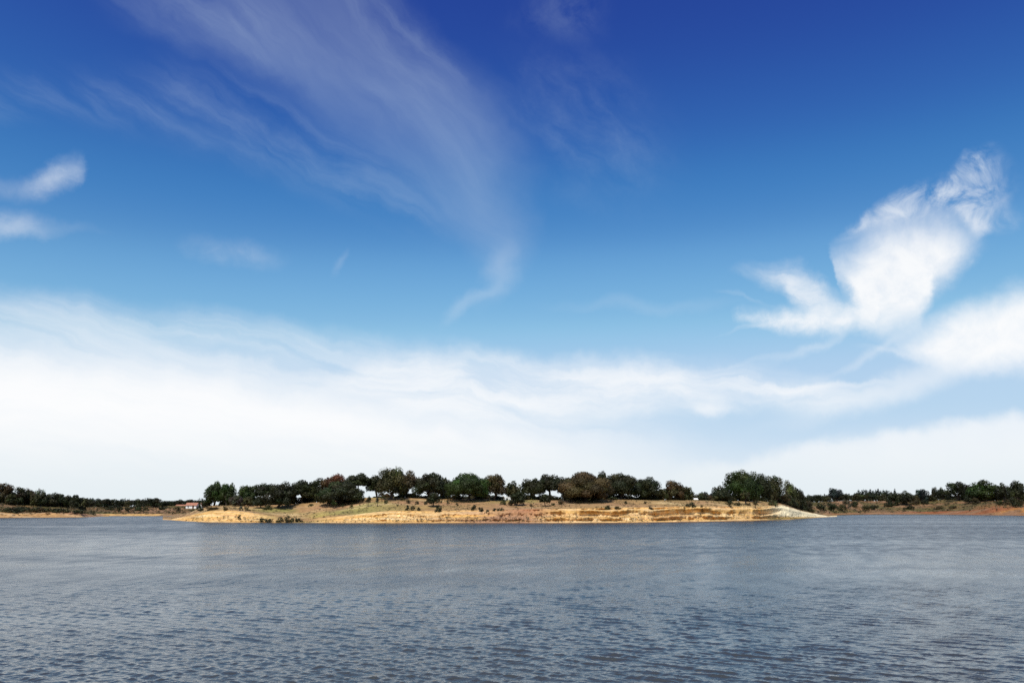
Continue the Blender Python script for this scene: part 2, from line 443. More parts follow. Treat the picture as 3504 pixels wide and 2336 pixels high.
# ------------------------------------------------------------------ water
def build_water():
    f1 = 796.0
    # distances of the mesh rows: even steps as seen from the shore where one stands, so that near waves are fine and far ones coarse
    near = EYE * f1 / np.arange(190.0, 30.0, -0.36)
    rows = np.concatenate([[1.0, 5.0, 10.0, 14.0], near, np.geomspace(near[-1] * 1.03, 9000.0, 60)])
    u = np.linspace(-0.92, 0.92, 1050)
    Dm, Um = np.meshgrid(rows, u, indexing='ij')
    X, Y = Dm * Um, Dm.copy()
    Z = np.zeros_like(X); DX = np.zeros_like(X); DY = np.zeros_like(X)
    dr = np.gradient(rows)[:, None]
    rng = np.random.default_rng(11)
    N = 84
    lam = np.exp(rng.uniform(math.log(0.17), math.log(0.85), N))
    base = math.atan2(0.85, 0.53)
    ang = base + rng.normal(0, 0.24, N)
    ang[::6] = math.pi - base * 0.8 + rng.normal(0, 0.25, len(ang[::6]))   # a second, crossing train
    sl = 0.155 * math.sqrt(2.0 / N) * (lam / 1.0) ** 0.05
    near_mask = rows < 140
    Xn, Yn, drn = X[near_mask], Y[near_mask], dr[near_mask]
    env = 0.75 + 0.6 * fbm(Xn * 0.12, Yn * 0.07, 3, 3)
    for i in range(N):
        k = 2 * math.pi / lam[i]
        w = np.clip((lam[i] / (2.0 * drn) - 0.6) / 0.9, 0, 1)
        if w.max() <= 0: continue
        ph = k * (math.cos(ang[i]) * Xn + math.sin(ang[i]) * Yn) + rng.uniform(0, 6.28)
        A = sl[i] / k * w * env
        Z[near_mask] += A * np.cos(ph)
        s = A * np.sin(ph) * 0.9
        DX[near_mask] -= s * math.cos(ang[i]); DY[near_mask] -= s * math.sin(ang[i])
    V = np.stack([X + DX, Y + DY, Z], -1).reshape(-1, 3)
    me = raw_mesh('water', V, grid_faces(len(rows), len(u))[:, ::-1].copy() if False else grid_faces(len(rows), len(u)), smooth=True)
    o = link('water', me, M_WATER)
    tag(o, 'rippled grey blue lake water filling the lower part of the view', None, None, 'structure')
build_water()

# ------------------------------------------------------------------ land
class Land:
    """A shore: outline of the water's edge, top of the bare bank and line of the rise behind it, by frame column."""
    def __init__(s, water, bank, ridge, run, rise, fall, back, seed):
        s.w, s.b, s.r = [np.array(q, float).T for q in (water, bank, ridge)]
        s.run, s.rise, s.fall, s.back, s.seed = run, rise, fall, back, seed
    def at(s, x):
        k = lambda q: slope(np.interp(x, q[0], q[1]))
        wob = (fbm(np.asarray(x) * 0.02, np.asarray(x) * 0 + 2.0, s.seed + 40, 3) - 0.5) * 5.0
        Dw = EYE / -k(s.w) + wob * 0.4
        Db = Dw + s.run
        zb = np.maximum(EYE + k(s.b) * Db, 0.15)
        Dr = Dw + s.rise
        zr = np.maximum(EYE + k(s.r) * Dr, zb + 0.05)
        return Dw, Db, zb, Dr, zr
    def z(s, x, D):
        Dw, Db, zb, Dr, zr = s.at(x)
        t = np.clip((D - Db) / (Dr - Db), 0, 1)
        up = zb + (zr - zb) * (t * 0.75 + 0.25 * t * t * (3 - 2 * t))
        dn = zr + np.clip(D - Dr, 0, 400) * np.clip((zr - EYE) / Dr, 0.0, 1) * s.fall
        dn = dn - sm(D - Dr, s.back, s.back + 40) * 12 if s.back < 500 else dn
        lo = zb * np.clip((D - Dw) / s.run, -0.3, 1)
        zz = np.where(D < Db, lo, np.where(D < Dr, up, dn))
        X = D * lateral(x)
        bump = (fbm(X * 0.10, D * 0.12, s.seed, 4) - 0.5) * 0.7 * np.clip((D - Db) / 6, 0, 1)
        return zz + bump
    def find(s, x, y, extra=0.0):
        """Distance at which the ground is seen at frame row y (else behind the rise)."""
        Dw, Db, zb, Dr, zr = s.at(x)
        D = np.linspace(Dw + 0.3, Dr, 260)
        kk = (s.z(np.full_like(D, x), D) - EYE) / D
        hit = np.nonzero(kk >= slope(y))[0]
        d = D[hit[0]] if len(hit) and extra == 0 else Dr + extra
        return float(d), float(s.z(np.array([x]), np.array([d]))[0])

PEN = Land(
    [(540, 1776), (578, 1778), (640, 1782), (700, 1785), (800, 1786.5), (1000, 1787.5), (1300, 1788.5), (1900, 1788.5), (2100, 1787.5), (2300, 1785), (2450, 1783), (2600, 1779.5),
     (2700, 1776), (2780, 1771), (2838, 1767.5), (2880, 1766)],
    [(540, 1778), (578, 1778), (640, 1766), (680, 1756), (720, 1748), (760, 1745), (800, 1746), (850, 1752), (900, 1760), (950, 1768), (1000, 1778), (1060, 1780), (1100, 1772),
     (1200, 1762), (1280, 1752), (1340, 1747), (1500, 1748), (1580, 1745), (1700, 1745), (1800, 1741), (1900, 1740), (2000, 1738.5), (2100, 1737), (2200, 1735), (2300, 1733),
     (2500, 1732), (2600, 1733), (2650, 1730), (2680, 1730), (2705, 1737), (2740, 1748), (2780, 1756), (2830, 1766), (2880, 1768)],
    [(540, 1778), (578, 1778), (640, 1757), (680, 1742), (700, 1735), (725, 1729), (900, 1728), (1000, 1724), (1100, 1718), (1180, 1711), (1250, 1703), (1400, 1703), (1600, 1708),
     (1800, 1711), (2000, 1712), (2200, 1710), (2400, 1713), (2600, 1715), (2650, 1719), (2690, 1727), (2720, 1738), (2750, 1747), (2790, 1756), (2838, 1766), (2880, 1768)],
    9.0, 36.0, 0.75, 70.0, 5)
LEFT = Land(
    [(-800, 1778), (0, 1771), (150, 1770), (280, 1769), (330, 1767.5), (350, 1766), (380, 1766)],
    [(-800, 1750), (0, 1752), (60, 1756), (130, 1755), (200, 1750), (260, 1752), (300, 1758), (335, 1765), (380, 1767)],
    [(-800, 1715), (0, 1722), (60, 1727), (150, 1731), (220, 1733), (260, 1738), (295, 1749), (330, 1762), (380, 1767)],
    9.0, 40.0, 0.9, 60.0, 17)
FAR = Land(
    [(-1500, 1764), (300, 1764.5), (700, 1765), (1500, 1765), (2500, 1765.5), (2790, 1765.5), (2860, 1762), (2960, 1759.5), (3200, 1759.5), (3400, 1762), (3504, 1763), (5000, 1766)],
    [(-1500, 1755), (300, 1758), (700, 1757), (2000, 1758), (2700, 1757), (2860, 1756), (2960, 1753), (3080, 1752), (3200, 1750), (3300, 1747), (3400, 1738), (3504, 1737), (5000, 1735)],
    [(-1500, 1730), (300, 1734), (420, 1734), (520, 1732), (600, 1730), (720, 1729), (900, 1735), (2200, 1735), (2500, 1716), (2700, 1716), (2800, 1718), (2900, 1712), (3050, 1714), (3150, 1713),
     (3200, 1711), (3280, 1709), (3400, 1711), (3504, 1714), (5000, 1700)],
    12.0, 85.0, 0.93, 900.0, 29)

C_CREAM, C_OCHRE, C_ORANGE = np.array([.79, .575, .295]), np.array([.61, .365, .125]), np.array([.46, .20, .05])
C_RED, C_BROWN, C_PINK = np.array([.34, .12, .05]), np.array([.20, .125, .065]), np.array([.37, .205, .115])
C_DRY, C_GREEN, C_YELLOW, C_SCRUB = np.array([.33, .20, .088]), np.array([.255, .232, .072]), np.array([.36, .29, .075]), np.array([.12, .088, .045])

def blendc(a, b, t):
    t = np.asarray(t)[..., None]
    return a * (1 - t) + b * t

def land_mesh(name, L, xs, nb, ni, deep, colour, strata):
    """Bank rows (with ledges and undercuts) followed by inland rows."""
    Dw, Db, zb, Dr, zr = L.at(xs)
    tb = np.linspace(-0.12, 1, nb)
    ti = np.concatenate([np.linspace(0, 1, ni)[1:], 1 + np.geomspace(0.04, 1, 16) * (deep / L.rise)])
    X, Yd, Z, C = [], [], [], []
    for t in tb:
        tt = np.full_like(xs, t)
        st = strata(xs) * np.clip(t * 4, 0, 1) * np.clip((1 - t) * 8, 0, 1)
        n = 3.0
        wav = tt + 0.22 * (fbm(xs * 0.012, tt * 0 + 3.1, L.seed + 3, 4) - 0.5)
        st = st * (0.35 + 1.1 * sm(fbm(xs * 0.02, tt * 2.5, L.seed + 6, 3), 0.35, 0.62))
        ph = 2 * np.pi * n * wav
        # low beach, then a steeper face
        prof = 0.55 * tt + 0.45 * sm(tt, 0.30, 0.95)
        z = zb * (prof + st * 0.62 * np.sin(ph) / (2 * np.pi * n) * 1.5)
        s = L.run * (tt - st * 2.1 * np.sin(ph) / (2 * np.pi * n))
        gul = fbm(xs * 0.05, tt * 2.2, L.seed + 9, 4) - 0.5
        gul2 = fbm(xs * 0.14, tt * 9.0, L.seed + 19, 3) - 0.5
        s = s + (gul * 3.4 + gul2 * 1.1) * np.clip(t * 3, 0, 1)
        z = z + (gul2 * 0.22) * np.clip(t * 5, 0, 1)
        D = Dw + s
        X.append(D * lateral(xs)); Yd.append(D); Z.append(z); C.append(colour(xs, tt, D, z, True))
    edge = (fbm(xs * 0.05, xs * 0 + 2.2, L.seed + 9, 4) - 0.5) * 3.4 + (fbm(xs * 0.14, xs * 0 + 9.0, L.seed + 19, 3) - 0.5) * 1.1
    for t in ti:
        D = Db + (Dr - Db) * t
        Dd = D + edge * np.clip(1 - t * 8, 0, 1)
        X.append(Dd * lateral(xs)); Yd.append(Dd); z = L.z(xs, D); Z.append(z)
        C.append(colour(xs, np.full_like(xs, t), D, z, False))
    V = np.stack([np.array(X), np.array(Yd), np.array(Z)], -1)
    r, c = V.shape[:2]
    me = raw_mesh(name, V.reshape(-1, 3), grid_faces(r, c), np.array(C).reshape(-1, 3), smooth=True)
    o = link(name, me, M_EARTH)
    o['kind'] = 'structure'
    return o

def ip(x, p):
    a = np.array(p, float).T
    return np.interp(x, a[0], a[1])

def pen_colour(x, t, D, z, bank):
    X = D * lateral(x)
    n = fbm(X * (0.07 if bank else 0.22), D * (0.0 if bank else 0.35) + t * (11 if bank else 3), 61, 4); n2 = fbm(X * 0.06, D * 0.10 + t * 1.5, 71, 4)
    if bank:
        q = t + 0.22 * (fbm(x * 0.012, t * 2.0, 81, 4) - 0.5)
        lay = np.sin(q * 2 * np.pi * 5.0 + 2.2 * n2) * 0.5 + 0.5
        c = blendc(C_OCHRE, C_CREAM, sm(n + 0.35 * (lay - 0.5), 0.42, 0.72))
        c = blendc(c, C_ORANGE, sm(lay + (n2 - .5), 0.66, 1.05) * 0.6)
        seam = np.abs(((q * 4.0 + 0.35 * n2) % 1.0) - 0.5) * 2
        patch = sm(fbm(x * 0.02, t * 4.0, 83, 3), 0.42, 0.58) * ip(x, [(560, .2), (1280, .3), (1340, .6), (1850, .5), (1950, 1), (2640, 1), (2690, 0)])
        c = blendc(c, C_RED * 0.45, sm(seam, 0.82, 0.97) * patch * 0.6)
        c = blendc(c, C_RED, np.exp(-((x - 1790) / 75) ** 2) * sm(t, 0.5, 0.75) * 0.9)
        c = blendc(c, C_RED, np.exp(-((x - 2470) / 45) ** 2) * sm(t, 0.72, 0.9) * 0.35)
        # brown, overgrown stretch in the middle
        mid = ip(x, [(1280, 0), (1420, 0.15), (1560, 0.55), (1600, 0.95), (1790, 0.9), (1850, 0.55), (1930, 0.2), (2100, 0.1), (2840, 0.05)])
        c = blendc(c, C_PINK, np.clip(mid * (1.25 - 0.7 * np.exp(-((t - 0.85) / 0.22) ** 2)) * sm(n, 0.25, 0.6), 0, 1))
        # grass running down to the water between the two pale banks
        gr = ip(x, [(560, 0.0), (860, 0.0), (930, 0.45), (1000, 1), (1060, 0.9), (1110, 0.25), (1160, 0), (2840, 0)])
        c = blendc(c, blendc(C_DRY, C_GREEN, sm(n2, 0.4, 0.6)), np.clip(gr * (0.4 + 0.9 * sm(t, 0.15, 0.6)), 0, 1) * sm(n, 0.2, 0.5))
        # the bare white spit
        sp = ip(x, [(2600, 0), (2655, 0.6), (2680, 1), (2900, 1)]) * sm(t, 0.30, 0.42)
        c = blendc(c, np.array([.90, .76, .49]), sp * 0.9)
        c = blendc(c, C_GREEN * 0.55, ip(x, [(2610, 0), (2650, 1), (2760, 1), (2800, 0.2), (2840, 0)]) * sm(t, 0.30, 0.2) * sm(t, 0.02, 0.08) * sm(n, 0.3, 0.5))
        c = blendc(c, C_ORANGE * 0.7, sm(t, 0.07, 0.0) * 0.85)
        return c
    c = blendc(C_DRY, C_PINK * 0.85, sm(n2, 0.45, 0.65) * 0.6)
    green = ip(x, [(560, .1), (850, .2), (920, .8), (1250, .75), (1400, .25), (1560, .2), (1640, .75), (1830, .6), (1950, .25), (2840, .25)])
    c = blendc(c, C_GREEN, np.clip(green * sm(fbm(X * 0.05, D * 0.09, 91, 4), 0.36, 0.62) * 1.1, 0, 1))
    c = blendc(c, C_YELLOW, np.exp(-((x - 1092) / 30) ** 2 - ((t - 0.20) / 0.12) ** 2) * 0.9)
    c = blendc(c, C_CREAM * 0.75, sm(fbm(X * 0.045, D * 0.30, 95, 4), 0.60, 0.70) * 0.5)
    c = blendc(c, C_SCRUB, sm(n, 0.60, 0.78) * 0.55)
    c = blendc(c, C_SCRUB, sm(t, 1.0, 1.3) * 0.4)
    sp = ip(x, [(2655, 0), (2690, 1), (2900, 1)]) * sm(t, 0.30, 0.10)
    c = blendc(c, np.array([.90, .76, .49]), sp * 0.9)
    c = blendc(c, C_SCRUB, ip(x, [(2670, 0), (2710, 0.8), (2800, 0.8), (2850, 0.2)]) * sm(t, 0.25, 0.6))
    return c

def side_colour(x, t, D, z, bank):
    X = D * lateral(x)
    n = fbm(X * 0.16, D * 0.2 + t * 3, 161, 4); n2 = fbm(X * 0.05, D * 0.05 + t * 1.5, 171, 4)
    right = sm(x, 2500, 3000)
    if bank:
        c = blendc(blendc(C_OCHRE * 0.78, C_CREAM * 0.68, sm(n, 0.4, 0.7)), C_PINK, 0.45 + sm(n2, 0.45, 0.65) * 0.6)
        red = blendc(C_PINK * 0.9, C_RED, sm(n2, 0.4, 0.62))
        red = blendc(red, C_ORANGE, ip(x, [(3380, 0), (3440, 0.8), (4000, .8)]) * sm(n, 0.4, 0.6))
        c = blendc(c, red, right * 0.9)
        far = sm(x, 345, 370) * (1 - right)
        c = blendc(c, blendc(C_BROWN, C_OCHRE * 0.9, sm(fbm(X * 0.11, D * 0 + 2, 175, 3), 0.45, 0.62)), far * 0.8)
        c = blendc(c, C_GREEN * 0.5, ip(x, [(2840, 0), (2870, .9), (2990, .9), (3030, .2), (3160, .5), (3210, .1), (3300, 0)]) * sm(t, 0.7, 0.3) * sm(n, .3, .5))
        return blendc(c, C_BROWN, sm(t, 0.10, 0.0) * 0.7) * (1 - 0.3 * right)[..., None]
    c = blendc(C_DRY * 0.55 * np.array([1.08, .92, .85]), C_SCRUB * 0.8, sm(n, 0.30, 0.55) * 0.9)
    c = blendc(c, C_GREEN * 0.45, sm(n2, 0.45, 0.65) * 0.6)
    c = blendc(c, C_PINK, sm(n2, 0.5, 0.3) * 0.45)
    c = blendc(c, C_RED * 0.9, ip(x, [(3320, 0), (3370, .8), (3460, .8), (3504, .3), (3700, 0)]) * sm(t, 0.5, 0.2) * sm(n, .3, .55))
    c = blendc(c, C_SCRUB * 0.7, sm(t, 1.1, 1.6) * 0.7)
    return c

pen = land_mesh('terrain', PEN, np.arange(560, 2862, 1.7), 64, 46, 105, pen_colour,
                lambda x: ip(x, [(560, .1), (1280, .25), (1320, .5), (1560, .35), (1850, .55), (1950, 1.0), (2640, 1.0), (2690, .2), (2880, 0)]))
pen['label'] = 'wooded peninsula with ochre eroded banks and dry grass, mid lake'
lft = land_mesh('terrain_left', LEFT, np.arange(-780, 380, 4.0), 24, 26, 110, side_colour, lambda x: 0.35 + 0 * x)
lft['label'] = 'low ochre headland with dark trees at the left edge of the lake'
far = land_mesh('terrain_far', FAR, np.arange(-1450, 4900, 5.0), 20, 30, 2600, side_colour, lambda x: 0.3 + 0 * x)
far['label'] = 'distant far shore with scrubby slopes behind the peninsula'

# ------------------------------------------------------------------ vegetation
PAL = {'dark': (.023, .026, .008), 'green': (.030, .046, .008), 'olive': (.046, .045, .014), 'brown': (.054, .040, .014),
       'rust': (.085, .042, .015), 'grey': (.070, .068, .042), 'pale': (.080, .088, .030), 'blue': (.026, .036, .030), 'tan': (.13, .095, .045)}

def tubes(list_of_paths, sides=6):
    V, F = [], []
    n0 = 0
    for pts, rad in list_of_paths:
        pts = np.array(pts, float); m = len(pts)
        a = np.linspace(0, 2 * np.pi, sides, endpoint=False)
        for i in range(m):
            d = pts[min(i + 1, m - 1)] - pts[max(i - 1, 0)]; d /= np.linalg.norm(d) + 1e-9
            e = np.cross(d, [0.3, 0.9, 0.1]); e /= np.linalg.norm(e) + 1e-9; f = np.cross(d, e)
            V.append(pts[i] + rad[i] * (np.cos(a)[:, None] * e + np.sin(a)[:, None] * f))
        for i in range(m - 1):
            for j in range(sides):
                F.append((n0 + i * sides + j, n0 + i * sides + (j + 1) % sides, n0 + (i + 1) * sides + (j + 1) % sides, n0 + (i + 1) * sides + j))
        n0 += m * sides
    return np.concatenate(V), np.array(F)

def crown(rng, R, zlo, zhi, lobes, leaf, cover, col, sparse=0.0, flat=0.0, depth=1.0, var=0.35):
    """Leaf clumps gathered on many lobes that together make the crown; returns verts, quads, colours, lobe centres."""
    h = (zhi - zlo) / 2; zc = (zhi + zlo) / 2
    cen, rad = [], []
    base_r = min(R, h)
    for i in range(lobes):
        for _ in range(30):
            v = rng.normal(size=3); v /= np.linalg.norm(v)
            if v[2] < -0.45: v[2] = -v[2]
            rr = rng.uniform(0.35, 0.80) if rng.random() > 0.2 else rng.uniform(0.1, 0.4)
            p = v * rr
            if flat and p[2] < -0.1: p[2] *= 0.4
            if all(np.linalg.norm(p - q) > 0.30 for q in cen) or _ == 29: break
        cen.append(p); rad.append(rng.uniform(0.22, 0.42))
    cen = np.array(cen); rad = np.array(rad)
    P, Nn, Cc, Sz = [], [], [], []
    S = np.array([R, R * depth, h])
    for c, r in zip(cen, rad):
        ax = S * r
        area = 4 * np.pi * ((ax[0] * ax[1]) ** 1.6 / 3 + (ax[0] * ax[2]) ** 1.6 / 3 + (ax[1] * ax[2]) ** 1.6 / 3) ** (1 / 1.6)
        n = int(max(12, cover * area / leaf ** 2 * (1 - sparse)))
        d = rng.normal(size=(n, 3)); d /= np.linalg.norm(d, axis=1)[:, None]
        keep = d[:, 2] > -0.75; d = d[keep]; n = len(d)
        ra = rng.uniform(0.62, 1.06, n)[:, None] * (1 + 0.16 * (fbm(d[:, 0] * 3 + c[0] * 9, d[:, 1] * 3 + d[:, 2] * 4, int(rng.integers(9999)), 2) - 0.5))[:, None]
        P.append((c + d * r * ra) * S)
        nn = d + rng.normal(size=(n, 3)) * 0.30; Nn.append(nn)
        tint = np.array(col) * np.exp(rng.normal(0, var * 0.6)) * (1 + rng.normal(0, 0.10, 3))
        Cc.append(np.clip(tint * np.exp(rng.normal(0, var * 0.4, (n, 1))), 0.004, 0.6))
        Sz.append(rng.uniform(0.65, 1.35, n) * leaf)
    P = np.concatenate(P); Nn = np.concatenate(Nn); Cc = np.concatenate(Cc); Sz = np.concatenate(Sz)
    # fit the outline to the wanted width and height
    lo, hi = np.percentile(P, 0.4, axis=0), np.percentile(P, 99.6, axis=0)
    for a, (l, u) in enumerate(((-R, R), (-R * depth, R * depth), (zlo, zhi))):
        k = (u - l) / (hi[a] - lo[a]); P[:, a] = (P[:, a] - lo[a]) * k + l
        cen[:, a] = (cen[:, a] * S[a] - lo[a]) * k + l
    Nn /= np.linalg.norm(Nn, axis=1)[:, None] + 1e-9
    t = np.cross(Nn, rng.normal(size=P.shape)); t /= np.linalg.norm(t, axis=1)[:, None] + 1e-9
    b = np.cross(Nn, t)
    t *= Sz[:, None] * 0.62; b *= Sz[:, None] * 0.62 * rng.uniform(0.6, 1.0, len(P))[:, None]
    n = len(P)
    V = np.empty((n, 4, 3)); V[:, 0] = P - t; V[:, 1] = P - b * 0.9 + t * 0.15; V[:, 2] = P + t; V[:, 3] = P + b - t * 0.15
    return V.reshape(-1, 3), np.arange(n * 4).reshape(n, 4), np.repeat(Cc, 4, axis=0), cen

def tree_parts(rng, R, H, kind, clear=0.22, lobes=None, leaf=0.36, cover=2.0, sparse=0.0, flat=0.0, trunk=0.05, var=0.35, lean=0.0):
    """Meshes of one tree (trunk with limbs, crown), standing at the origin."""
    lobes = lobes or int(rng.integers(20, 30))
    V, F, C, cen = crown(rng, R, H * clear, H, lobes, leaf, cover, PAL[kind], sparse, flat, 1.0, var)
    V[:, 0] += lean * V[:, 2]
    cen = cen.copy(); cen[:, 0] += lean * cen[:, 2]
    r0 = max(0.10, trunk * H)
    zf = H * max(clear, 0.12) * rng.uniform(0.85, 1.15)
    fork = np.array([rng.normal(0, 0.04) * H + lean * zf, rng.normal(0, 0.04) * H, zf])
    paths = [([(0, 0, -0.6), (0, 0, 0.0), fork * 0.5 + (rng.normal(0, .02) * H, 0, 0), fork], [r0 * 1.5, r0 * 1.15, r0 * 0.9, r0 * 0.8])]
    order = rng.permutation(len(cen))[:max(4, len(cen) // 3)]
    for i in order:
        e = cen[i]; m = (fork + e) / 2 + rng.normal(0, 0.05 * H, 3) + np.array([0, 0, 0.04 * H])
        paths.append(([fork - (0, 0, r0 * 0.3), fork * 0.6 + m * 0.4, m, e], [r0 * 0.55, r0 * 0.42, r0 * 0.28, r0 * 0.08]))
    TV, TF = tubes(paths, 6)
    return raw_mesh('trunk', TV, TF, smooth=True), raw_mesh('crown', V, F, C)

def plant_tree(name, label, group, pos, parts, scale=(1, 1, 1), rotz=0.0, cat='tree'):
    e = bpy.data.objects.new(name, None)
    e.empty_display_size = 0.5
    COL.objects.link(e)
    e.location = pos; e.scale = scale; e.rotation_euler = (0, 0, rotz)
    tag(e, label, cat, group)
    link('trunk', parts[0], M_BARK, e); link('crown', parts[1], M_LEAF, e)
    return e

def spot(L, x, top, base, hw, extra=0.0):
    D, zg = L.find(x, base, extra)
    X = D * float(lateral(x, base))
    H = float(EYE + slope(top) * D - zg)
    R = hw / FPX * D * 1.10
    return (X, D, zg - 0.05), max(H, 0.4), R

# columns: frame column of the trunk, row of the top, row of the foot, half width, kind, metres behind the rise (0: stands in front), label, options
OAKS = [
 (732, 1648, 1729, 31, 'green', 2, 'tall bright green tree nearest the white houses, at the peninsula point', dict(clear=.16)),
 (776, 1654, 1729, 27, 'green', 4, 'fresh green rounded tree second from the peninsula point', dict(clear=.10)),
 (806, 1693, 1731, 20, 'grey', 0, 'small greyish olive tree in front of the two bright green trees', dict(clear=.10, leaf=.3)),
 (843, 1661, 1730, 30, 'green', 4, 'dome shaped dark green tree third from the peninsula point', dict(clear=.12)),
 (846, 1699, 1731, 17, 'olive', 0, 'low olive tree under the third dome shaped tree from the point', dict(clear=.10, leaf=.3)),
 (908, 1654, 1728, 36, 'dark', 8, 'dark oak with sky showing through under its arching left side', dict(clear=.45, flat=1)),
 (889, 1696, 1738, 24, 'dark', 0, 'small dark oak on a bare thin trunk at the edge of the pale bank', dict(clear=.22, leaf=.3)),
 (952, 1650, 1738, 43, 'dark', 0, 'broad dark oak with a thick leaning trunk and shadow beside the grass', dict(clear=.14, trunk=.06)),
 (992, 1660, 1729, 26, 'dark', 1, 'narrow dark oak right behind the broad leaning trunk oak', dict(clear=.15)),
 (1036, 1643, 1723, 37, 'dark', 1, 'dark oak with a straight dark trunk in a gap of bare ground', dict(clear=.25)),
 (1078, 1636, 1720, 36, 'dark', 8, 'dark oak between the straight trunked oak and the rust crowned oak', dict(clear=.12)),
 (1148, 1624, 1714, 46, 'rust', 9, 'oak with a rust brown crown, the reddest on the peninsula', dict(clear=.2)),
 (1167, 1650, 1724, 66, 'dark', 0, 'wide low dark oak standing in front of the rust brown oak', dict(clear=.10, lobes=34, trunk=.05)),
 (1222, 1620, 1702, 44, 'dark', 6, 'dark oak whose slim trunk stands beside a bright gap of sky', dict(clear=.50, flat=1, trunk=.035)),
 (1290, 1628, 1703, 36, 'dark', 9, 'dark oak just right of the bright sky gap under the crowns', dict(clear=.30, flat=1)),
 (1336, 1601, 1710, 46, 'olive', 0, 'tallest oak of the peninsula with an open ragged top', dict(clear=.20, sparse=.2, var=.45)),
 (1396, 1612, 1705, 41, 'brown', 5, 'brownish green oak just right of the tallest oak', dict(clear=.14)),
 (1466, 1620, 1707, 47, 'dark', 2, 'broad dark olive oak behind the lone round little tree', dict(clear=.16, lobes=30)),
 (1521, 1634, 1703, 22, 'dark', 12, 'dark oak partly hidden left of the big bright green oak', dict(clear=.2)),
 (1600, 1621, 1713, 66, 'green', 0, 'big spreading bright green oak in the middle of the peninsula', dict(clear=.20, lobes=34, trunk=.05)),
 (1691, 1624, 1712, 39, 'brown', 0, 'tan brown oak right of the big bright green oak', dict(clear=.22)),
 (1754, 1645, 1712, 23, 'olive', 3, 'light olive oak right of the tan brown oak', dict(clear=.15, sparse=.1)),
 (1779, 1655, 1714, 12, 'pale', 6, 'thin pale leaved tree at the dip between the two oak groups', dict(clear=.15, sparse=.3, lobes=12)),
 (1772, 1682, 1729, 23, 'dark', 0, 'small dark green tree on grass below the thin pale leaved tree', dict(clear=.15, leaf=.3)),
 (1826, 1638, 1714, 36, 'dark', 4, 'dark tiered oak at the left of the second oak group', dict(clear=.30, flat=1)),
 (1880, 1623, 1713, 37, 'dark', 6, 'dark oak with a knobbly raised top and sky gaps below', dict(clear=.40, flat=1)),
 (1932, 1632, 1712, 27, 'dark', 9, 'dark oak between the knobbly topped oak and the huge brown oak', dict(clear=.3)),
 (2004, 1618, 1716, 80, 'brown', 0, 'huge broad brown tinged oak, the widest crown of all', dict(clear=.14, lobes=44, trunk=.05)),
 (2062, 1612, 1710, 19, 'dark', 10, 'dark tree top poking up behind the huge brown oak', dict(clear=.3)),
 (2122, 1621, 1711, 49, 'dark', 3, 'very dark broad oak right of the huge brown oak', dict(clear=.16, lobes=30)),
 (2212, 1634, 1711, 46, 'dark', 3, 'dark oak sloping down at the right end of the second group', dict(clear=.12, lobes=28)),
 (2271, 1671, 1712, 18, 'olive', 3, 'low bushy tree left of the single brown topped oak', dict(clear=.06, leaf=.3)),
 (2309, 1644, 1713, 31, 'brown', 2, 'single brown topped oak with a rounded top in the gap', dict(clear=.12, var=.45)),
 (2352, 1664, 1714, 23, 'olive', 3, 'light olive tree leaning against the single brown topped oak', dict(clear=.08, sparse=.15)),
 (1865, 1690, 1732, 17, 'dark', 0, 'little dark tree with a bare crooked trunk on open red grass', dict(clear=.35, leaf=.28, trunk=.04)),
 (2470, 1662, 1714, 29, 'dark', 2, 'rounded dark tree left of the high green oak clump', dict(clear=.06)),
 (2545, 1612, 1715, 54, 'green', 2, 'high dark green oak with a stepped ragged crown by the white spit', dict(clear=.10, lobes=36, sparse=.15)),
 (2611, 1622, 1716, 27, 'dark', 5, 'dark green tree joined to the right of the high stepped oak', dict(clear=.1)),
 (2658, 1628, 1716, 33, 'olive', 4, 'yellow green topped oak above the start of the white spit', dict(clear=.10, sparse=.15)),
 (2704, 1645, 1717, 18, 'pale', 4, 'pale green topped tree second from the right end of the oak clump', dict(clear=.08, sparse=.1)),
 (2730, 1670, 1718, 17, 'dark', 3, 'dark tree closing the right end of the oak clump', dict(clear=.06)),
 (2754, 1692, 1722, 13, 'dark', 6, 'low dark tree falling away behind the white spit', dict(clear=.05)),
 (2552, 1676, 1726, 15, 'olive', 0, 'small olive tree on a thin trunk in front of the stepped oak', dict(clear=.35, leaf=.28)),
 (1482, 1685, 1734, 20, 'dark', 0, 'lone small round tree with a bare trunk on open grass', dict(clear=.24, leaf=.28, lobes=24, var=.25)),
]
for i, (x, top, base, hw, kind, extra, label, opt) in enumerate(OAKS):
    pos, H, R = spot(PEN, x, top, base, hw, extra)
    plant_tree('oak_tree', label, 'oaks on the wooded peninsula', pos, tree_parts(np.random.default_rng(100 + i), R, H, kind, **opt))

# understorey that closes the gaps between the trunks
UNDER = []
_ur = np.random.default_rng(5)
SECT = [(690, 'by the point below the bright green trees'), (870, 'below the broad leaning trunk oak'), (1060, 'under the wide low dark oak'), (1290, 'under the tallest oak'), (1440, 'behind the lone small round tree'),
        (1550, 'under the big bright green oak'), (1680, 'under the tan brown oak'), (1800, 'left of the huge brown oak'), (1960, 'under the huge brown oak'), (2090, 'right of the huge brown oak'),
        (2250, 'around the single brown topped oak'), (2390, 'left of the high stepped oak'), (2510, 'under the high stepped oak'), (2640, 'at the clump end by the spit'), (9999, '')]
_x = 700.0
while _x < 2760:
    if not any(a < _x < b for a, b in ((700, 748), (1005, 1030), (1226, 1284), (1708, 1765), (1908, 1928), (2362, 2398))):
        UNDER.append((_x, _ur.uniform(1684, 1700) + (8 if _x < 1000 else 0) + (6 if _x > 2690 else 0), _ur.uniform(15, 25)))
    _x += _ur.uniform(13, 21)
cnt = {}
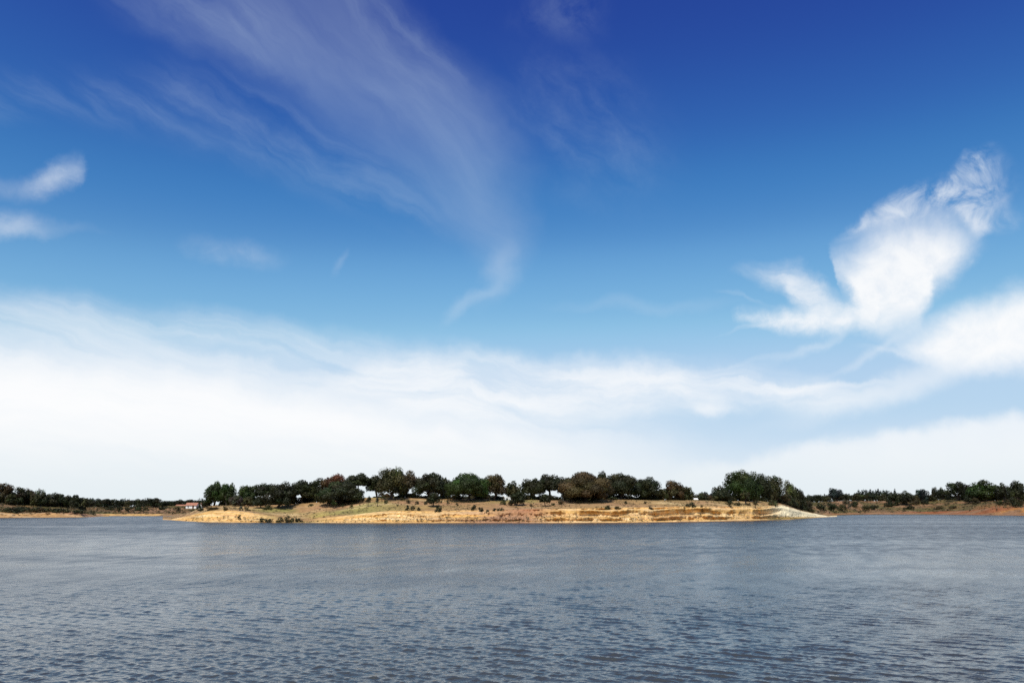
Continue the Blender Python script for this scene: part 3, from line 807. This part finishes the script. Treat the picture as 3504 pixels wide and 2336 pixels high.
for i, (x, top, hw) in enumerate(UNDER):
    pos, H, R = spot(PEN, x, top, 1716, hw, 3.0 + (i % 4) * 3)
    rng = np.random.default_rng(400 + i)
    kind = ('dark', 'olive', 'dark', 'dark', 'brown')[i % 5]
    V, F, C, _ = crown(rng, R, -0.2, H, 14, .32, 1.7, PAL[kind])
    z = [q for k, q in enumerate(SECT[:-1]) if q[0] <= x < SECT[k + 1][0]][0][1]
    cnt[z] = cnt.get(z, 0) + 1
    o = link('undergrowth_bush', raw_mesh('undergrowth_bush', V, F, C), M_LEAF)
    o.location = pos
    tag(o, '%s undergrowth bush, %s from left %s' % ({'dark': 'dark', 'olive': 'olive', 'brown': 'brownish'}[kind], ORD[cnt[z] - 1], z), 'bush', 'undergrowth among the peninsula oaks')

# trees of the left headland and of the far shores
LEFT_TREES = [
 (-70, 1648, 1722, 30, 'dark', 6), (-30, 1652, 1722, 26, 'brown', 10),
 (14, 1653, 1723, 25, 'brown', 3), (62, 1667, 1728, 25, 'dark', 2), (97, 1671, 1728, 20, 'brown', 5), (133, 1672, 1722, 17, 'grey', 22), (160, 1685, 1733, 28, 'dark', 0),
 (208, 1689, 1734, 25, 'dark', 0), (250, 1693, 1738, 22, 'dark', 0), (284, 1703, 1745, 18, 'olive', 0), (35, 1690, 1727, 18, 'olive', 0), (120, 1690, 1730, 18, 'olive', 0), (185, 1698, 1733, 16, 'dark', 2),
 (230, 1704, 1736, 15, 'olive', 0)]
LL = {14: 'brownish tree cut by the left edge of the picture', 62: 'dark bushy oak second from the left edge of the picture', 97: 'reddish brown oak on the left headland beside a dark oak',
      133: 'sparse grey half bare tree rising above the left headland', 160: 'dark oak below the sparse half bare tree', 208: 'broad dark oak in the middle of the left headland row',
      250: 'dark oak last but one toward the tip of the left headland', 284: 'small olive tree last toward the tip of the left headland', 35: 'olive shrubby tree low at the far left of the headland',
      120: 'olive shrubby tree below the reddish brown headland oak', 185: 'low dark tree between the two dark headland oaks', 230: 'small olive tree in front of the headland row near its tip'}
for i, (x, top, base, hw, kind, extra) in enumerate(LEFT_TREES):
    if x < 0: continue
    pos, H, R = spot(LEFT, x, top, base, hw, extra)
    plant_tree('oak_tree', LL[x], 'trees on the left headland', pos,
               tree_parts(np.random.default_rng(600 + i), R, H, kind, clear=.10 if kind != 'grey' else .25, leaf=.46, sparse=.45 if kind == 'grey' else 0, lobes=20))

protos = {}
def proto(kind, j, pine=False):
    if (kind, j, pine) not in protos:
        rng = np.random.default_rng(800 + j * 13 + len(kind))
        if pine: protos[(kind, j, pine)] = tree_parts(rng, 0.22, 1.0, kind, clear=.15, lobes=12, leaf=.075, cover=1.6, trunk=.03)
        else: protos[(kind, j, pine)] = tree_parts(rng, 0.5, 1.0, kind, clear=.10, lobes=20, leaf=.055, cover=1.8, trunk=.035)
    return protos[(kind, j, pine)]

def far_tree(name, x, top, base, hw, kind, extra, label, group, j, pine=False):
    pos, H, R = spot(FAR, x, top, base, hw, extra)
    w = 0.22 if pine else 0.5
    return plant_tree(name, label, group, pos, proto(kind, j, pine), (R / w, R / w, H), random.Random(int(x * 7 + top)).uniform(0, 6.28))

FAR_LEFT = [(312, 1708, 1738, 22, 'dark', 20), (345, 1709, 1738, 20, 'dark', 10), (372, 1706, 1737, 25, 'dark', 0), (408, 1711, 1738, 20, 'dark', 5), (436, 1711, 1738, 19, 'olive', 8),
            (468, 1706, 1737, 23, 'dark', 4), (498, 1712, 1738, 18, 'dark', 5), (528, 1703, 1735, 27, 'dark', 0), (556, 1713, 1736, 16, 'dark', 0), (586, 1713, 1734, 16, 'dark', 15),
            (618, 1708, 1733, 20, 'dark', 30), (650, 1708, 1733, 20, 'dark', 34), (681, 1711, 1733, 18, 'dark', 32), (706, 1712, 1733, 16, 'olive', 30)]
FLL = ['leftmost tree of the far row, against the left headland tip', 'second dark tree of the far left row from the headland tip', 'third and broader dark tree of the far left row',
       'fourth dark tree in the far left row', 'fifth tree in the far left row, slightly olive', 'sixth tree in the far left row, with a raised crown', 'seventh and lower dark tree in the far left row',
       'widest and highest dark tree of the far left row', 'small dark tree just right of the widest far left tree', 'small rounded tree standing alone left of the red roofed shed',
       'dark tree behind the long red shed roof', 'dark tree behind the white house with red roof', 'dark tree behind the gap between the two white houses', 'olive tree behind the gabled white house']
for i, (t, l) in enumerate(zip(FAR_LEFT, FLL)):
    far_tree('far_tree', *t, l, 'trees on the far left shore', i % 5)

FAR_GAP = [(2378, 1690, 1716, 12, 'olive', 30), (2398, 1686, 1716, 13, 'olive', 20), (2414, 1682, 1716, 13, 'blue', 25), (2434, 1686, 1716, 14, 'blue', 30), (2447, 1683, 1716, 10, 'dark', 40)]
for i, t in enumerate(FAR_GAP):
    far_tree('far_tree', *t, '%s far tree from the left, seen in the gap beside the high green clump' % ORD[i], 'far trees in the gap of the peninsula', i % 5)

FAR_RIGHT = [(2768, 1697, 1722, 18, 'dark', 10), (2796, 1692, 1722, 19, 'dark', 16), (2826, 1694, 1722, 18, 'olive', 12), (2862, 1670, 1712, 23, 'blue', 30), (2893, 1689, 1712, 18, 'dark', 10), (2922, 1690, 1713, 18, 'olive', 6),
             (2950, 1692, 1713, 18, 'olive', 4), (2982, 1694, 1714, 18, 'dark', 6), (3014, 1692, 1714, 18, 'olive', 8), (3052, 1684, 1720, 18, 'dark', 0), (3101, 1679, 1727, 25, 'dark', 0),
             (3130, 1694, 1720, 16, 'brown', 0), (3157, 1673, 1716, 18, 'blue', 0), (3186, 1690, 1714, 15, 'olive', 0), (3204, 1666, 1712, 12, 'dark', 4), (3226, 1667, 1711, 14, 'dark', 4), (3247, 1677, 1711, 10, 'olive', 8),
             (3278, 1648, 1712, 29, 'dark', 0), (3318, 1660, 1713, 19, 'dark', 6), (3371, 1643, 1714, 46, 'green', 0), (3440, 1652, 1716, 23, 'dark', 0), (3485, 1645, 1719, 25, 'dark', 0), (3345, 1690, 1716, 18, 'olive', 0), (3412, 1685, 1716, 18, 'dark', 4)]
FRL = ['low dark tree just behind the tip of the white spit', 'second dark tree behind the spit, right of its tip', 'olive tree third behind the spit tip', 'upright bluish tree rising above the right shore woods',
       'dark rounded tree right of the upright bluish tree', 'olive tree second right of the upright bluish tree', 'olive tree under the left end of the pine row', 'dark tree below the middle of the pine row',
       'olive tree below the right end of the pine row', 'dark tree above the bare slope, left of the umbrella shaped tree', 'umbrella shaped dark tree with a visible trunk on the right shore',
       'brown low tree right of the umbrella shaped tree', 'open topped bluish tree midway along the right shore', 'olive low tree right of the open topped bluish tree', 'narrow pointed dark tree on the right shore ridge',
       'dark tree right beside the narrow pointed one', 'slim olive tree left of the dark round headed tree', 'dark round headed tree with a clear trunk on the bare rise', 'dark tree between the round headed and the broad green tree',
       'broad green tree, largest on the right shore', 'dark tree second from the right edge of the picture', 'dark tree cut by the right edge of the picture', 'low olive tree under the left side of the broad green tree',
       'low dark tree under the right side of the broad green tree']
for i, (t, l) in enumerate(zip(FAR_RIGHT, FRL)):
    far_tree('far_tree', *t, l, 'trees on the far right shore', i % 5)

for i in range(13):
    x = 2944 + i * 8.6 + ((i * 37) % 5 - 2)
    far_tree('pine_tree', x, 1671 + (i * 53 % 7) + 0.4 * abs(i - 5), 1700, 6.5, 'blue', 330, '%s pine from the left in the dark bluish row on the right skyline' % ORD[i], 'pines on the right skyline', i % 3, True)
far_tree('pine_tree', 3064, 1671, 1700, 4, 'blue', 330, 'single slim pointed pine just right of the skyline pine row', None, 1, True)

# wood on the far ridge: a mass that cannot be counted
def far_wood(name, label, x0, x1, n, toprow, extra, kind, seed, L=FAR, span=90, size=(7, 12)):
    rng = np.random.default_rng(seed)
    Vs, Fs, Cs, n0 = [], [], [], 0
    for i in range(n):
        x = rng.uniform(x0, x1); top = ip(x, toprow) + rng.normal(0, 1.6)
        pos, H, R = spot(L, x, top, 1730, rng.uniform(*size), extra + rng.uniform(0, span))
        V, F, C, _ = crown(rng, R, -0.3, H, 10, 0.95, 1.3, PAL[kind], var=0.3)
        Vs.append(V + np.array(pos)); Fs.append(F + n0); Cs.append(C); n0 += len(V)
    o = link(name, raw_mesh(name, np.concatenate(Vs), np.concatenate(Fs), np.concatenate(Cs)), M_LEAF)
    tag(o, label, 'woodland', None, 'stuff')
far_wood('far_wood', 'dark bluish wood on the distant ridge beyond the left inlet', 150, 620, 75, [(150, 1702), (300, 1705), (420, 1707), (560, 1712), (620, 1716)], 160, 'blue', 31)
far_wood('far_wood', 'scrubby wood along the skyline of the distant right shore', 2700, 3300, 85, [(2700, 1697), (2860, 1690), (2960, 1685), (3060, 1687), (3180, 1694), (3300, 1698)], 150, 'dark', 33)

far_wood('undergrowth', 'dark undergrowth between the trunks at the right end of the far shore', 3270, 3720, 46, [(3270, 1697), (3720, 1694)], 3, 'dark', 35, FAR, 20, (10, 16))
far_wood('undergrowth', 'dark undergrowth between the trunks on the left headland', -60, 285, 75, [(-60, 1702), (100, 1708), (200, 1716), (285, 1728)], 2, 'dark', 37, LEFT, 12, (9, 14))
# ------------------------------------------------------------------ bushes and saplings
def bush(name, L, x, top, base, hw, kind, label, group, seed, leaf=.26, extra=0.0, cat='bush'):
    pos, H, R = spot(L, x, top, base, hw, extra)
    rng = np.random.default_rng(seed)
    V, F, C, _ = crown(rng, max(R, .25), -0.15, max(H, .4), 9, min(leaf, max(R, .3) * .5), 1.8, PAL[kind], var=.4)
    o = link(name, raw_mesh(name, V, F, C), M_LEAF)
    o.location = pos
    tag(o, label, cat, group)
    return o

SAPLINGS = [(1143, 1709, 1739, 10, 'green', 'round headed young tree below the wide low dark oak'), (1202, 1726, 1741, 5, 'green', 'tiny green sapling right of the round headed young tree'),
            (1260, 1696, 1732, 9, 'dark', 'thin stemmed young tree below the bright sky gap'), (1291, 1698, 1732, 5, 'grey', 'spindly sapling right of the thin stemmed young tree'),
            (1172, 1725, 1736, 4, 'dark', 'tiny dark sapling near the trunk of the wide low oak'), (1819, 1722, 1741, 6, 'tan', 'yellowish sapling on the bank edge below the second oak group'),
            (2586, 1709, 1739, 8, 'brown', 'brownish sapling at the cliff edge below the stepped oak')]
for i, (x, top, base, hw, kind, label) in enumerate(SAPLINGS):
    pos, H, R = spot(PEN, x, top, base, hw)
    plant_tree('sapling', label, 'young trees on the peninsula grass', pos, tree_parts(np.random.default_rng(900 + i), R, H, kind, clear=.38, lobes=9, leaf=.2, trunk=.018))

ZONES = [
 ('on the slope above the golden point bank', [(690, 1737, 1748, 12, 'dark'), (728, 1733, 1744, 18, 'brown'), (772, 1730, 1745, 8, 'brown'), (824, 1730, 1746, 6, 'grey'), (846, 1732, 1746, 10, 'olive'), (917, 1726, 1743, 14, 'olive')]),
 ('at the water beside the golden point bank', [(818, 1760, 1774, 5, 'olive'), (898, 1771, 1785, 12, 'olive'), (917, 1773, 1786, 11, 'dark'), (956, 1768, 1786, 10, 'olive'), (989, 1763, 1786, 14, 'olive'), (1022, 1771, 1785, 11, 'dark')]),
 ('on grass left of the tallest oak', [(1063, 1722, 1731, 7, 'olive'), (1208, 1715, 1725, 6, 'dark'), (1240, 1702, 1714, 7, 'dark'), (1320, 1709, 1723, 6, 'olive')]),
 ('on the grass left of the lone small round tree', [(1360, 1724, 1731, 3, 'dark'), (1378, 1701, 1711, 7, 'olive'), (1397, 1709, 1722, 7, 'dark'), (1426, 1714, 1725, 6, 'dark'), (1456, 1712, 1726, 6, 'dark')]),
 ('at the cliff edge below the lone round tree', [(1394, 1726, 1746, 7, 'dark'), (1412, 1730, 1746, 7, 'dark'), (1433, 1734, 1746, 5, 'dark'), (1499, 1725, 1751, 11, 'dark')]),
 ('on the grass below the big bright green oak', [(1509, 1710, 1721, 3, 'olive'), (1532, 1707, 1722, 5, 'dark'), (1564, 1719, 1730, 4, 'dark'), (1622, 1727, 1744, 9, 'dark'), (1646, 1735, 1751, 8, 'dark')]),
 ('at the bank below the tan brown oak', [(1667, 1743, 1753, 6, 'dark'), (1697, 1738, 1750, 10, 'dark'), (1713, 1736, 1748, 9, 'dark'), (1721, 1707, 1726, 9, 'olive'), (1754, 1709, 1729, 14, 'tan')]),
 ('on the red grass below the huge brown oak', [(1893, 1720, 1729, 6, 'green'), (1920, 1712, 1725, 9, 'brown'), (1985, 1711, 1721, 12, 'brown'), (2079, 1727, 1740, 9, 'olive'), (2111, 1731, 1741, 14, 'brown')]),
 ('on the cliff below the brown topped oak', [(2143, 1713, 1723, 5, 'dark'), (2209, 1713, 1723, 4, 'dark'), (2226, 1733, 1743, 10, 'brown'), (2325, 1735, 1746, 7, 'brown'), (2340, 1732, 1747, 5, 'brown'), (2365, 1716, 1734, 16, 'dark'), (2402, 1726, 1748, 5, 'brown')]),
 ('on the dry grass left of the white spit', [(2495, 1706, 1732, 11, 'dark'), (2523, 1716, 1729, 12, 'brown'), (2560, 1719, 1728, 8, 'brown'), (2645, 1708, 1729, 14, 'olive')]),
 ('on the dark scrub slope behind the white spit', [(2690, 1712, 1733, 20, 'olive'), (2716, 1716, 1742, 18, 'dark'), (2745, 1722, 1748, 16, 'dark'), (2772, 1730, 1752, 15, 'olive')]),
]
names = {'dark': 'dark', 'brown': 'brown', 'olive': 'olive', 'grey': 'grey', 'tan': 'tan', 'green': 'green'}
sd = 1000
for zone, items in ZONES:
    for i, (x, top, base, hw, kind) in enumerate(sorted(items)):
        sd += 1
        size = 'small' if hw < 7 else ('large' if hw > 12 else 'rounded')
        bush('bush', PEN, x, top, base, hw, kind, '%s %s bush, %s from left %s' % (size, names[kind], ORD[i], zone), 'bushes on the peninsula', sd, extra=2.0 if 'behind the white spit' in zone else 0.0)

SIDE = [('above the pale left headland bank', LEFT, [(20, 1738, 1751, 18, 'olive'), (52, 1735, 1753, 24, 'dark'), (88, 1732, 1748, 26, 'dark'), (125, 1733, 1752, 22, 'brown'), (165, 1735, 1752, 16, 'olive'), (190, 1738, 1752, 14, 'dark'), (222, 1738, 1752, 15, 'olive'), (268, 1743, 1757, 16, 'dark')]),
        ('on the far left slope below the tree row', FAR, [(376, 1729, 1745, 14, 'dark'), (409, 1728, 1749, 10, 'dark'), (440, 1733, 1748, 12, 'dark'), (470, 1724, 1746, 19, 'dark'), (500, 1732, 1746, 10, 'olive'), (552, 1733, 1744, 10, 'dark'), (606, 1733, 1748, 9, 'dark'), (681, 1724, 1742, 4, 'dark')]),
        ('on right shore left of the umbrella tree', FAR, [(2810, 1722, 1745, 16, 'dark'), (2846, 1720, 1748, 18, 'dark'), (2880, 1724, 1748, 15, 'olive'), (2900, 1708, 1738, 14, 'grey'), (2926, 1712, 1735, 13, 'dark'), (2965, 1727, 1745, 14, 'olive'), (2992, 1728, 1744, 14, 'dark'), (3042, 1711, 1733, 13, 'dark'), (3068, 1705, 1730, 12, 'dark')]),
        ('on right shore right of the umbrella tree', FAR, [(3110, 1728, 1742, 14, 'dark'), (3136, 1708, 1727, 14, 'brown'), (3165, 1708, 1724, 15, 'dark'), (3215, 1730, 1741, 14, 'brown'), (3260, 1728, 1740, 12, 'brown'), (3314, 1697, 1724, 14, 'dark'), (3340, 1703, 1724, 16, 'brown'), (3420, 1712, 1726, 16, 'olive'), (3450, 1707, 1726, 16, 'brown'), (3474, 1700, 1733, 14, 'dark'), (3495, 1708, 1733, 12, 'olive')])]
for zone, L, items in SIDE:
    for i, (x, top, base, hw, kind) in enumerate(items):
        sd += 1
        size = 'small' if hw < 12 else ('large' if hw > 17 else 'rounded')
        bush('bush', L, x, top, base, hw, kind, '%s %s bush, %s from left %s' % (size, names[kind], ORD[i], zone), 'bushes on the distant shores', sd, leaf=.45)

# ------------------------------------------------------------------ small ground cover: tufts and stones, uncounted
def tufts():
    rng = np.random.default_rng(77)
    P, Sz, Cc = [], [], []
    def put(L, x, D, s, c, zb=None):
        z = L.z(np.array([x]), np.array([D]))[0] if zb is None else zb
        P.append((D * float(lateral(x)), D, z)); Sz.append(s); Cc.append(np.array(c) * np.exp(rng.normal(0, .35)))
    for _ in range(3400):
        x = rng.uniform(585, 2760); Dw, Db, zb, Dr, zr = PEN.at(np.array([x]))
        D = rng.uniform(Db[0] + 1, Dr[0] + 6)
        if fbm(np.array([x * .02]), np.array([D * .11]), 5, 3)[0] < 0.42: continue
        put(PEN, x, D, rng.uniform(.12, .42), PAL[('tan', 'olive', 'brown', 'tan', 'grey')[int(rng.integers(5))]])
    for _ in range(1700):
        x = rng.uniform(640, 2760); Dw, Db, zb, Dr, zr = PEN.at(np.array([x]))
        dense = ip(x, [(640, .3), (860, .5), (1000, 1), (1100, .2), (1250, .5), (1400, .9), (1600, 1), (1850, 1), (2100, .6), (2400, .6), (2600, .8), (2660, 1), (2760, .5)])
        if rng.random() > dense: continue
        t = rng.uniform(.06, .5)
        put(PEN, x, Dw[0] + 9 * t, rng.uniform(.14, .40), PAL[('olive', 'brown', 'dark', 'grey')[int(rng.integers(4))]])
    for L, a, b, n in ((LEFT, -200, 330, 500), (FAR, 250, 700, 700), (FAR, 2750, 3700, 1500)):
        for _ in range(n):
            x = rng.uniform(a, b); Dw, Db, zb, Dr, zr = L.at(np.array([x]))
            put(L, x, rng.uniform(Db[0] - 3, Dr[0] + 8), rng.uniform(.3, 1.3), PAL[('olive', 'brown', 'dark', 'tan')[int(rng.integers(4))]])
    P, Sz, Cc = np.array(P), np.array(Sz), np.array(Cc)
    n, m = len(P), 9
    c = np.repeat(P, m, 0); s = np.repeat(Sz, m)[:, None]
    d = rng.normal(size=(n * m, 3)); d[:, 2] = np.abs(d[:, 2]) * 0.8; d /= np.linalg.norm(d, axis=1)[:, None]
    q = c + d * s * rng.uniform(.3, 1, (n * m, 1)); a = rng.normal(size=(n * m, 3)); a /= np.linalg.norm(a, axis=1)[:, None]
    b = np.cross(a, d)
    V = np.stack([q - a * s * .45, q + b * s * .4, q + a * s * .45], 1).reshape(-1, 3)
    o = link('scrub', raw_mesh('scrub', V, np.arange(n * m * 3).reshape(-1, 3), np.repeat(np.repeat(Cc, m, 0), 3, 0)), M_LEAF)
    tag(o, 'small tufts of dry scrub scattered over banks and grass', 'scrub', None, 'stuff')
tufts()

# ------------------------------------------------------------------ houses
M_WHITE = mat_flat('whitewash', (0.80, 0.79, 0.75), 0.9, 0.06, 1.0)
M_TILE = mat_flat('roof_tile', (0.36, 0.16, 0.10), 0.85, 0.3, 2.5)
M_DARK = mat_flat('window_glass', (0.02, 0.022, 0.025), 0.15, 0.2, 1.0)
M_WOOD = mat_flat('door_wood', (0.10, 0.05, 0.03), 0.7, 0.3, 3.0)
M_CAR = mat_flat('white_paint', (0.78, 0.79, 0.80), 0.3, 0.03, 1.0)

def box(a, b):
    x0, y0, z0 = a; x1, y1, z1 = b
    V = [(x0, y0, z0), (x1, y0, z0), (x1, y1, z0), (x0, y1, z0), (x0, y0, z1), (x1, y0, z1), (x1, y1, z1), (x0, y1, z1)]
    return V, [(0, 3, 2, 1), (4, 5, 6, 7), (0, 1, 5, 4), (1, 2, 6, 5), (2, 3, 7, 6), (3, 0, 4, 7)]

def poly(name, V, F, mat, parent):
    me = bpy.data.meshes.new(name); me.from_pydata([tuple(v) for v in V], [], [tuple(f) for f in F]); me.update()
    return link(name, me, mat, parent)

def house(name, pos, w, d, h, rh, rotz, label, roof_mat, windows=(), door=None, gable_front=False, chimney=None):
    """Gabled house: walls with gables, two roof slopes with thickness and eaves, windows and door set in the front."""
    e = bpy.data.objects.new(name, None); COL.objects.link(e)
    e.location = pos; e.rotation_euler = (0, 0, rotz); tag(e, label, 'house', 'small white houses')
    W, Dp = w / 2, d / 2
    if not gable_front:      # ridge along x
        V = [(-W, -Dp, -1.5), (W, -Dp, -1.5), (W, Dp, -1.5), (-W, Dp, -1.5), (-W, -Dp, h), (W, -Dp, h), (W, Dp, h), (-W, Dp, h), (-W, 0, h + rh), (W, 0, h + rh)]
        F = [(0, 1, 5, 4), (2, 3, 7, 6), (1, 2, 6, 9, 5), (3, 0, 4, 8, 7)]
    else:                    # ridge along y, gable to the viewer
        V = [(-W, -Dp, -1.5), (W, -Dp, -1.5), (W, Dp, -1.5), (-W, Dp, -1.5), (-W, -Dp, h), (W, -Dp, h), (W, Dp, h), (-W, Dp, h), (0, -Dp, h + rh), (0, Dp, h + rh)]
        F = [(0, 1, 5, 8, 4), (1, 2, 6, 5), (2, 3, 7, 9, 6), (3, 0, 4, 7)]
    poly('wall', V, F, M_WHITE, e)
    for s in (-1, 1):
        if not gable_front:
            o = 0.35; k = rh / Dp
            a, b = (-W - o, s * (Dp + o), h - k * o), (W + o, s * (Dp + o), h - k * o)
            c, f = (W + o, 0, h + rh), (-W - o, 0, h + rh)
        else:
            o = 0.35; k = rh / W
            a, b = (s * (W + o), -Dp - o, h - k * o), (s * (W + o), Dp + o, h - k * o)
            c, f = (0, Dp + o, h + rh), (0, -Dp - o, h + rh)
        lo = np.array([a, b, c, f]) + (0, 0, 0.02); hi = lo + (0, 0, 0.16)
        VV = np.concatenate([lo, hi])
        r = poly('roof', VV, [(0, 1, 2, 3), (4, 5, 6, 7), (0, 1, 5, 4), (1, 2, 6, 5), (2, 3, 7, 6), (3, 0, 4, 7)], roof_mat, e)
        if chimney and s == 1:
            V, F = box((chimney - .3, -.3, h + rh - .3), (chimney + .3, .3, h + rh + .7)); poly('chimney', V, F, M_WHITE, r)
    for (x, z, ww, hh) in windows:
        V, F = box((x - ww / 2, -Dp - .03, z), (x + ww / 2, -Dp + .05, z + hh)); wn = poly('window', V, F, M_DARK, e)
        V, F = box((x - ww / 2 - .1, -Dp - .10, z - .1), (x + ww / 2 + .1, -Dp - .002, z - .005)); poly('sill', V, F, M_WHITE, wn)
    if door:
        V, F = box((door - .45, -Dp - .035, -.3), (door + .45, -Dp + .05, 1.9)); poly('door', V, F, M_WOOD, e)
    return e

def at(L, x, y, extra=0.0):
    D, z = L.find(x, y, extra)
    return (D * float(lateral(x, y)), D, z), D / FPX
p, k = at(FAR, 658, 1738)
house('house', p, 34 * k, 5.2, EYE + float(slope(1728)) * p[1] - p[2], 1.35, math.radians(4), 'white long house with red tiled roof on the far left shore', M_TILE,
      windows=[(-1.6, .5, .6, .7)], door=1.2)
p, k = at(FAR, 623, 1738, 6)
house('shed', p, 36 * k, 4.6, EYE + float(slope(1732)) * p[1] - p[2], 1.0, math.radians(-2), 'low shed with a long red roof left of the white long house', M_TILE)
p, k = at(FAR, 692, 1738)
house('house', p, 13.5 * k, 5.0, EYE + float(slope(1730)) * p[1] - p[2], 1.5, math.radians(-8), 'narrow white house with its gable turned to the lake', M_TILE, windows=[(0, 1.0, .5, .6)], gable_front=True)
p, k = at(FAR, 730, 1738, 4)
house('house', p, 17 * k, 5.0, EYE + float(slope(1729)) * p[1] - p[2], .6, 0.0, 'low white roofed building peeping out below the first green tree', M_WHITE)
p, k = at(PEN, 1722, 1710, 14)
house('hut', p, 12 * k, 1.6, max(.5, EYE + float(slope(1702)) * p[1] - p[2]), .45, 0.0, 'tiny white pointed hut seen between trunks right of the tan brown oak', M_WHITE, gable_front=True)
p, k = at(PEN, 2380, 1715, 12)
house('hut', p, 9 * k, 1.6, max(.5, EYE + float(slope(1709)) * p[1] - p[2]), .3, 0.0, 'tiny white hut in the gap left of the high green clump', M_WHITE)

def parked_car(L, x, y, extra, label):
    p, k = at(L, x, y, extra)
    e = bpy.data.objects.new('parked_car', None); COL.objects.link(e); e.location = p
    tag(e, label, 'car')
    prof = [(-2.0, .35), (-2.0, .8), (-1.35, .95), (-.8, 1.42), (.75, 1.42), (1.3, .95), (1.95, .85), (2.0, .35)]
    n = len(prof)
    V = [(a, -.8, b) for a, b in prof] + [(a, .8, b) for a, b in prof]
    F = [tuple(range(n)), tuple(range(2 * n - 1, n - 1, -1))] + [(i, (i + 1) % n, n + (i + 1) % n, n + i) for i in range(n)]
    poly('body', V, F, M_CAR, e)
    for s in (-1, 1):
        poly('window', [(-1.2, s * .805, .98), (-.75, s * .805, 1.34), (.7, s * .805, 1.34), (1.15, s * .805, .98)], [(0, 1, 2, 3)], M_DARK, e)
        for xx in (-1.25, 1.25):
            Vt, Ft = tubes([([(xx, s * .62, .33), (xx, s * .84, .33)], [.33, .33])], 12)
            poly('wheel', Vt, list(map(tuple, Ft)) + [tuple(range(12)), tuple(range(12, 24))], M_DARK, e)
parked_car(PEN, 1748, 1712, 8, 'white vehicle half hidden by the grass rise right of the tiny white hut')
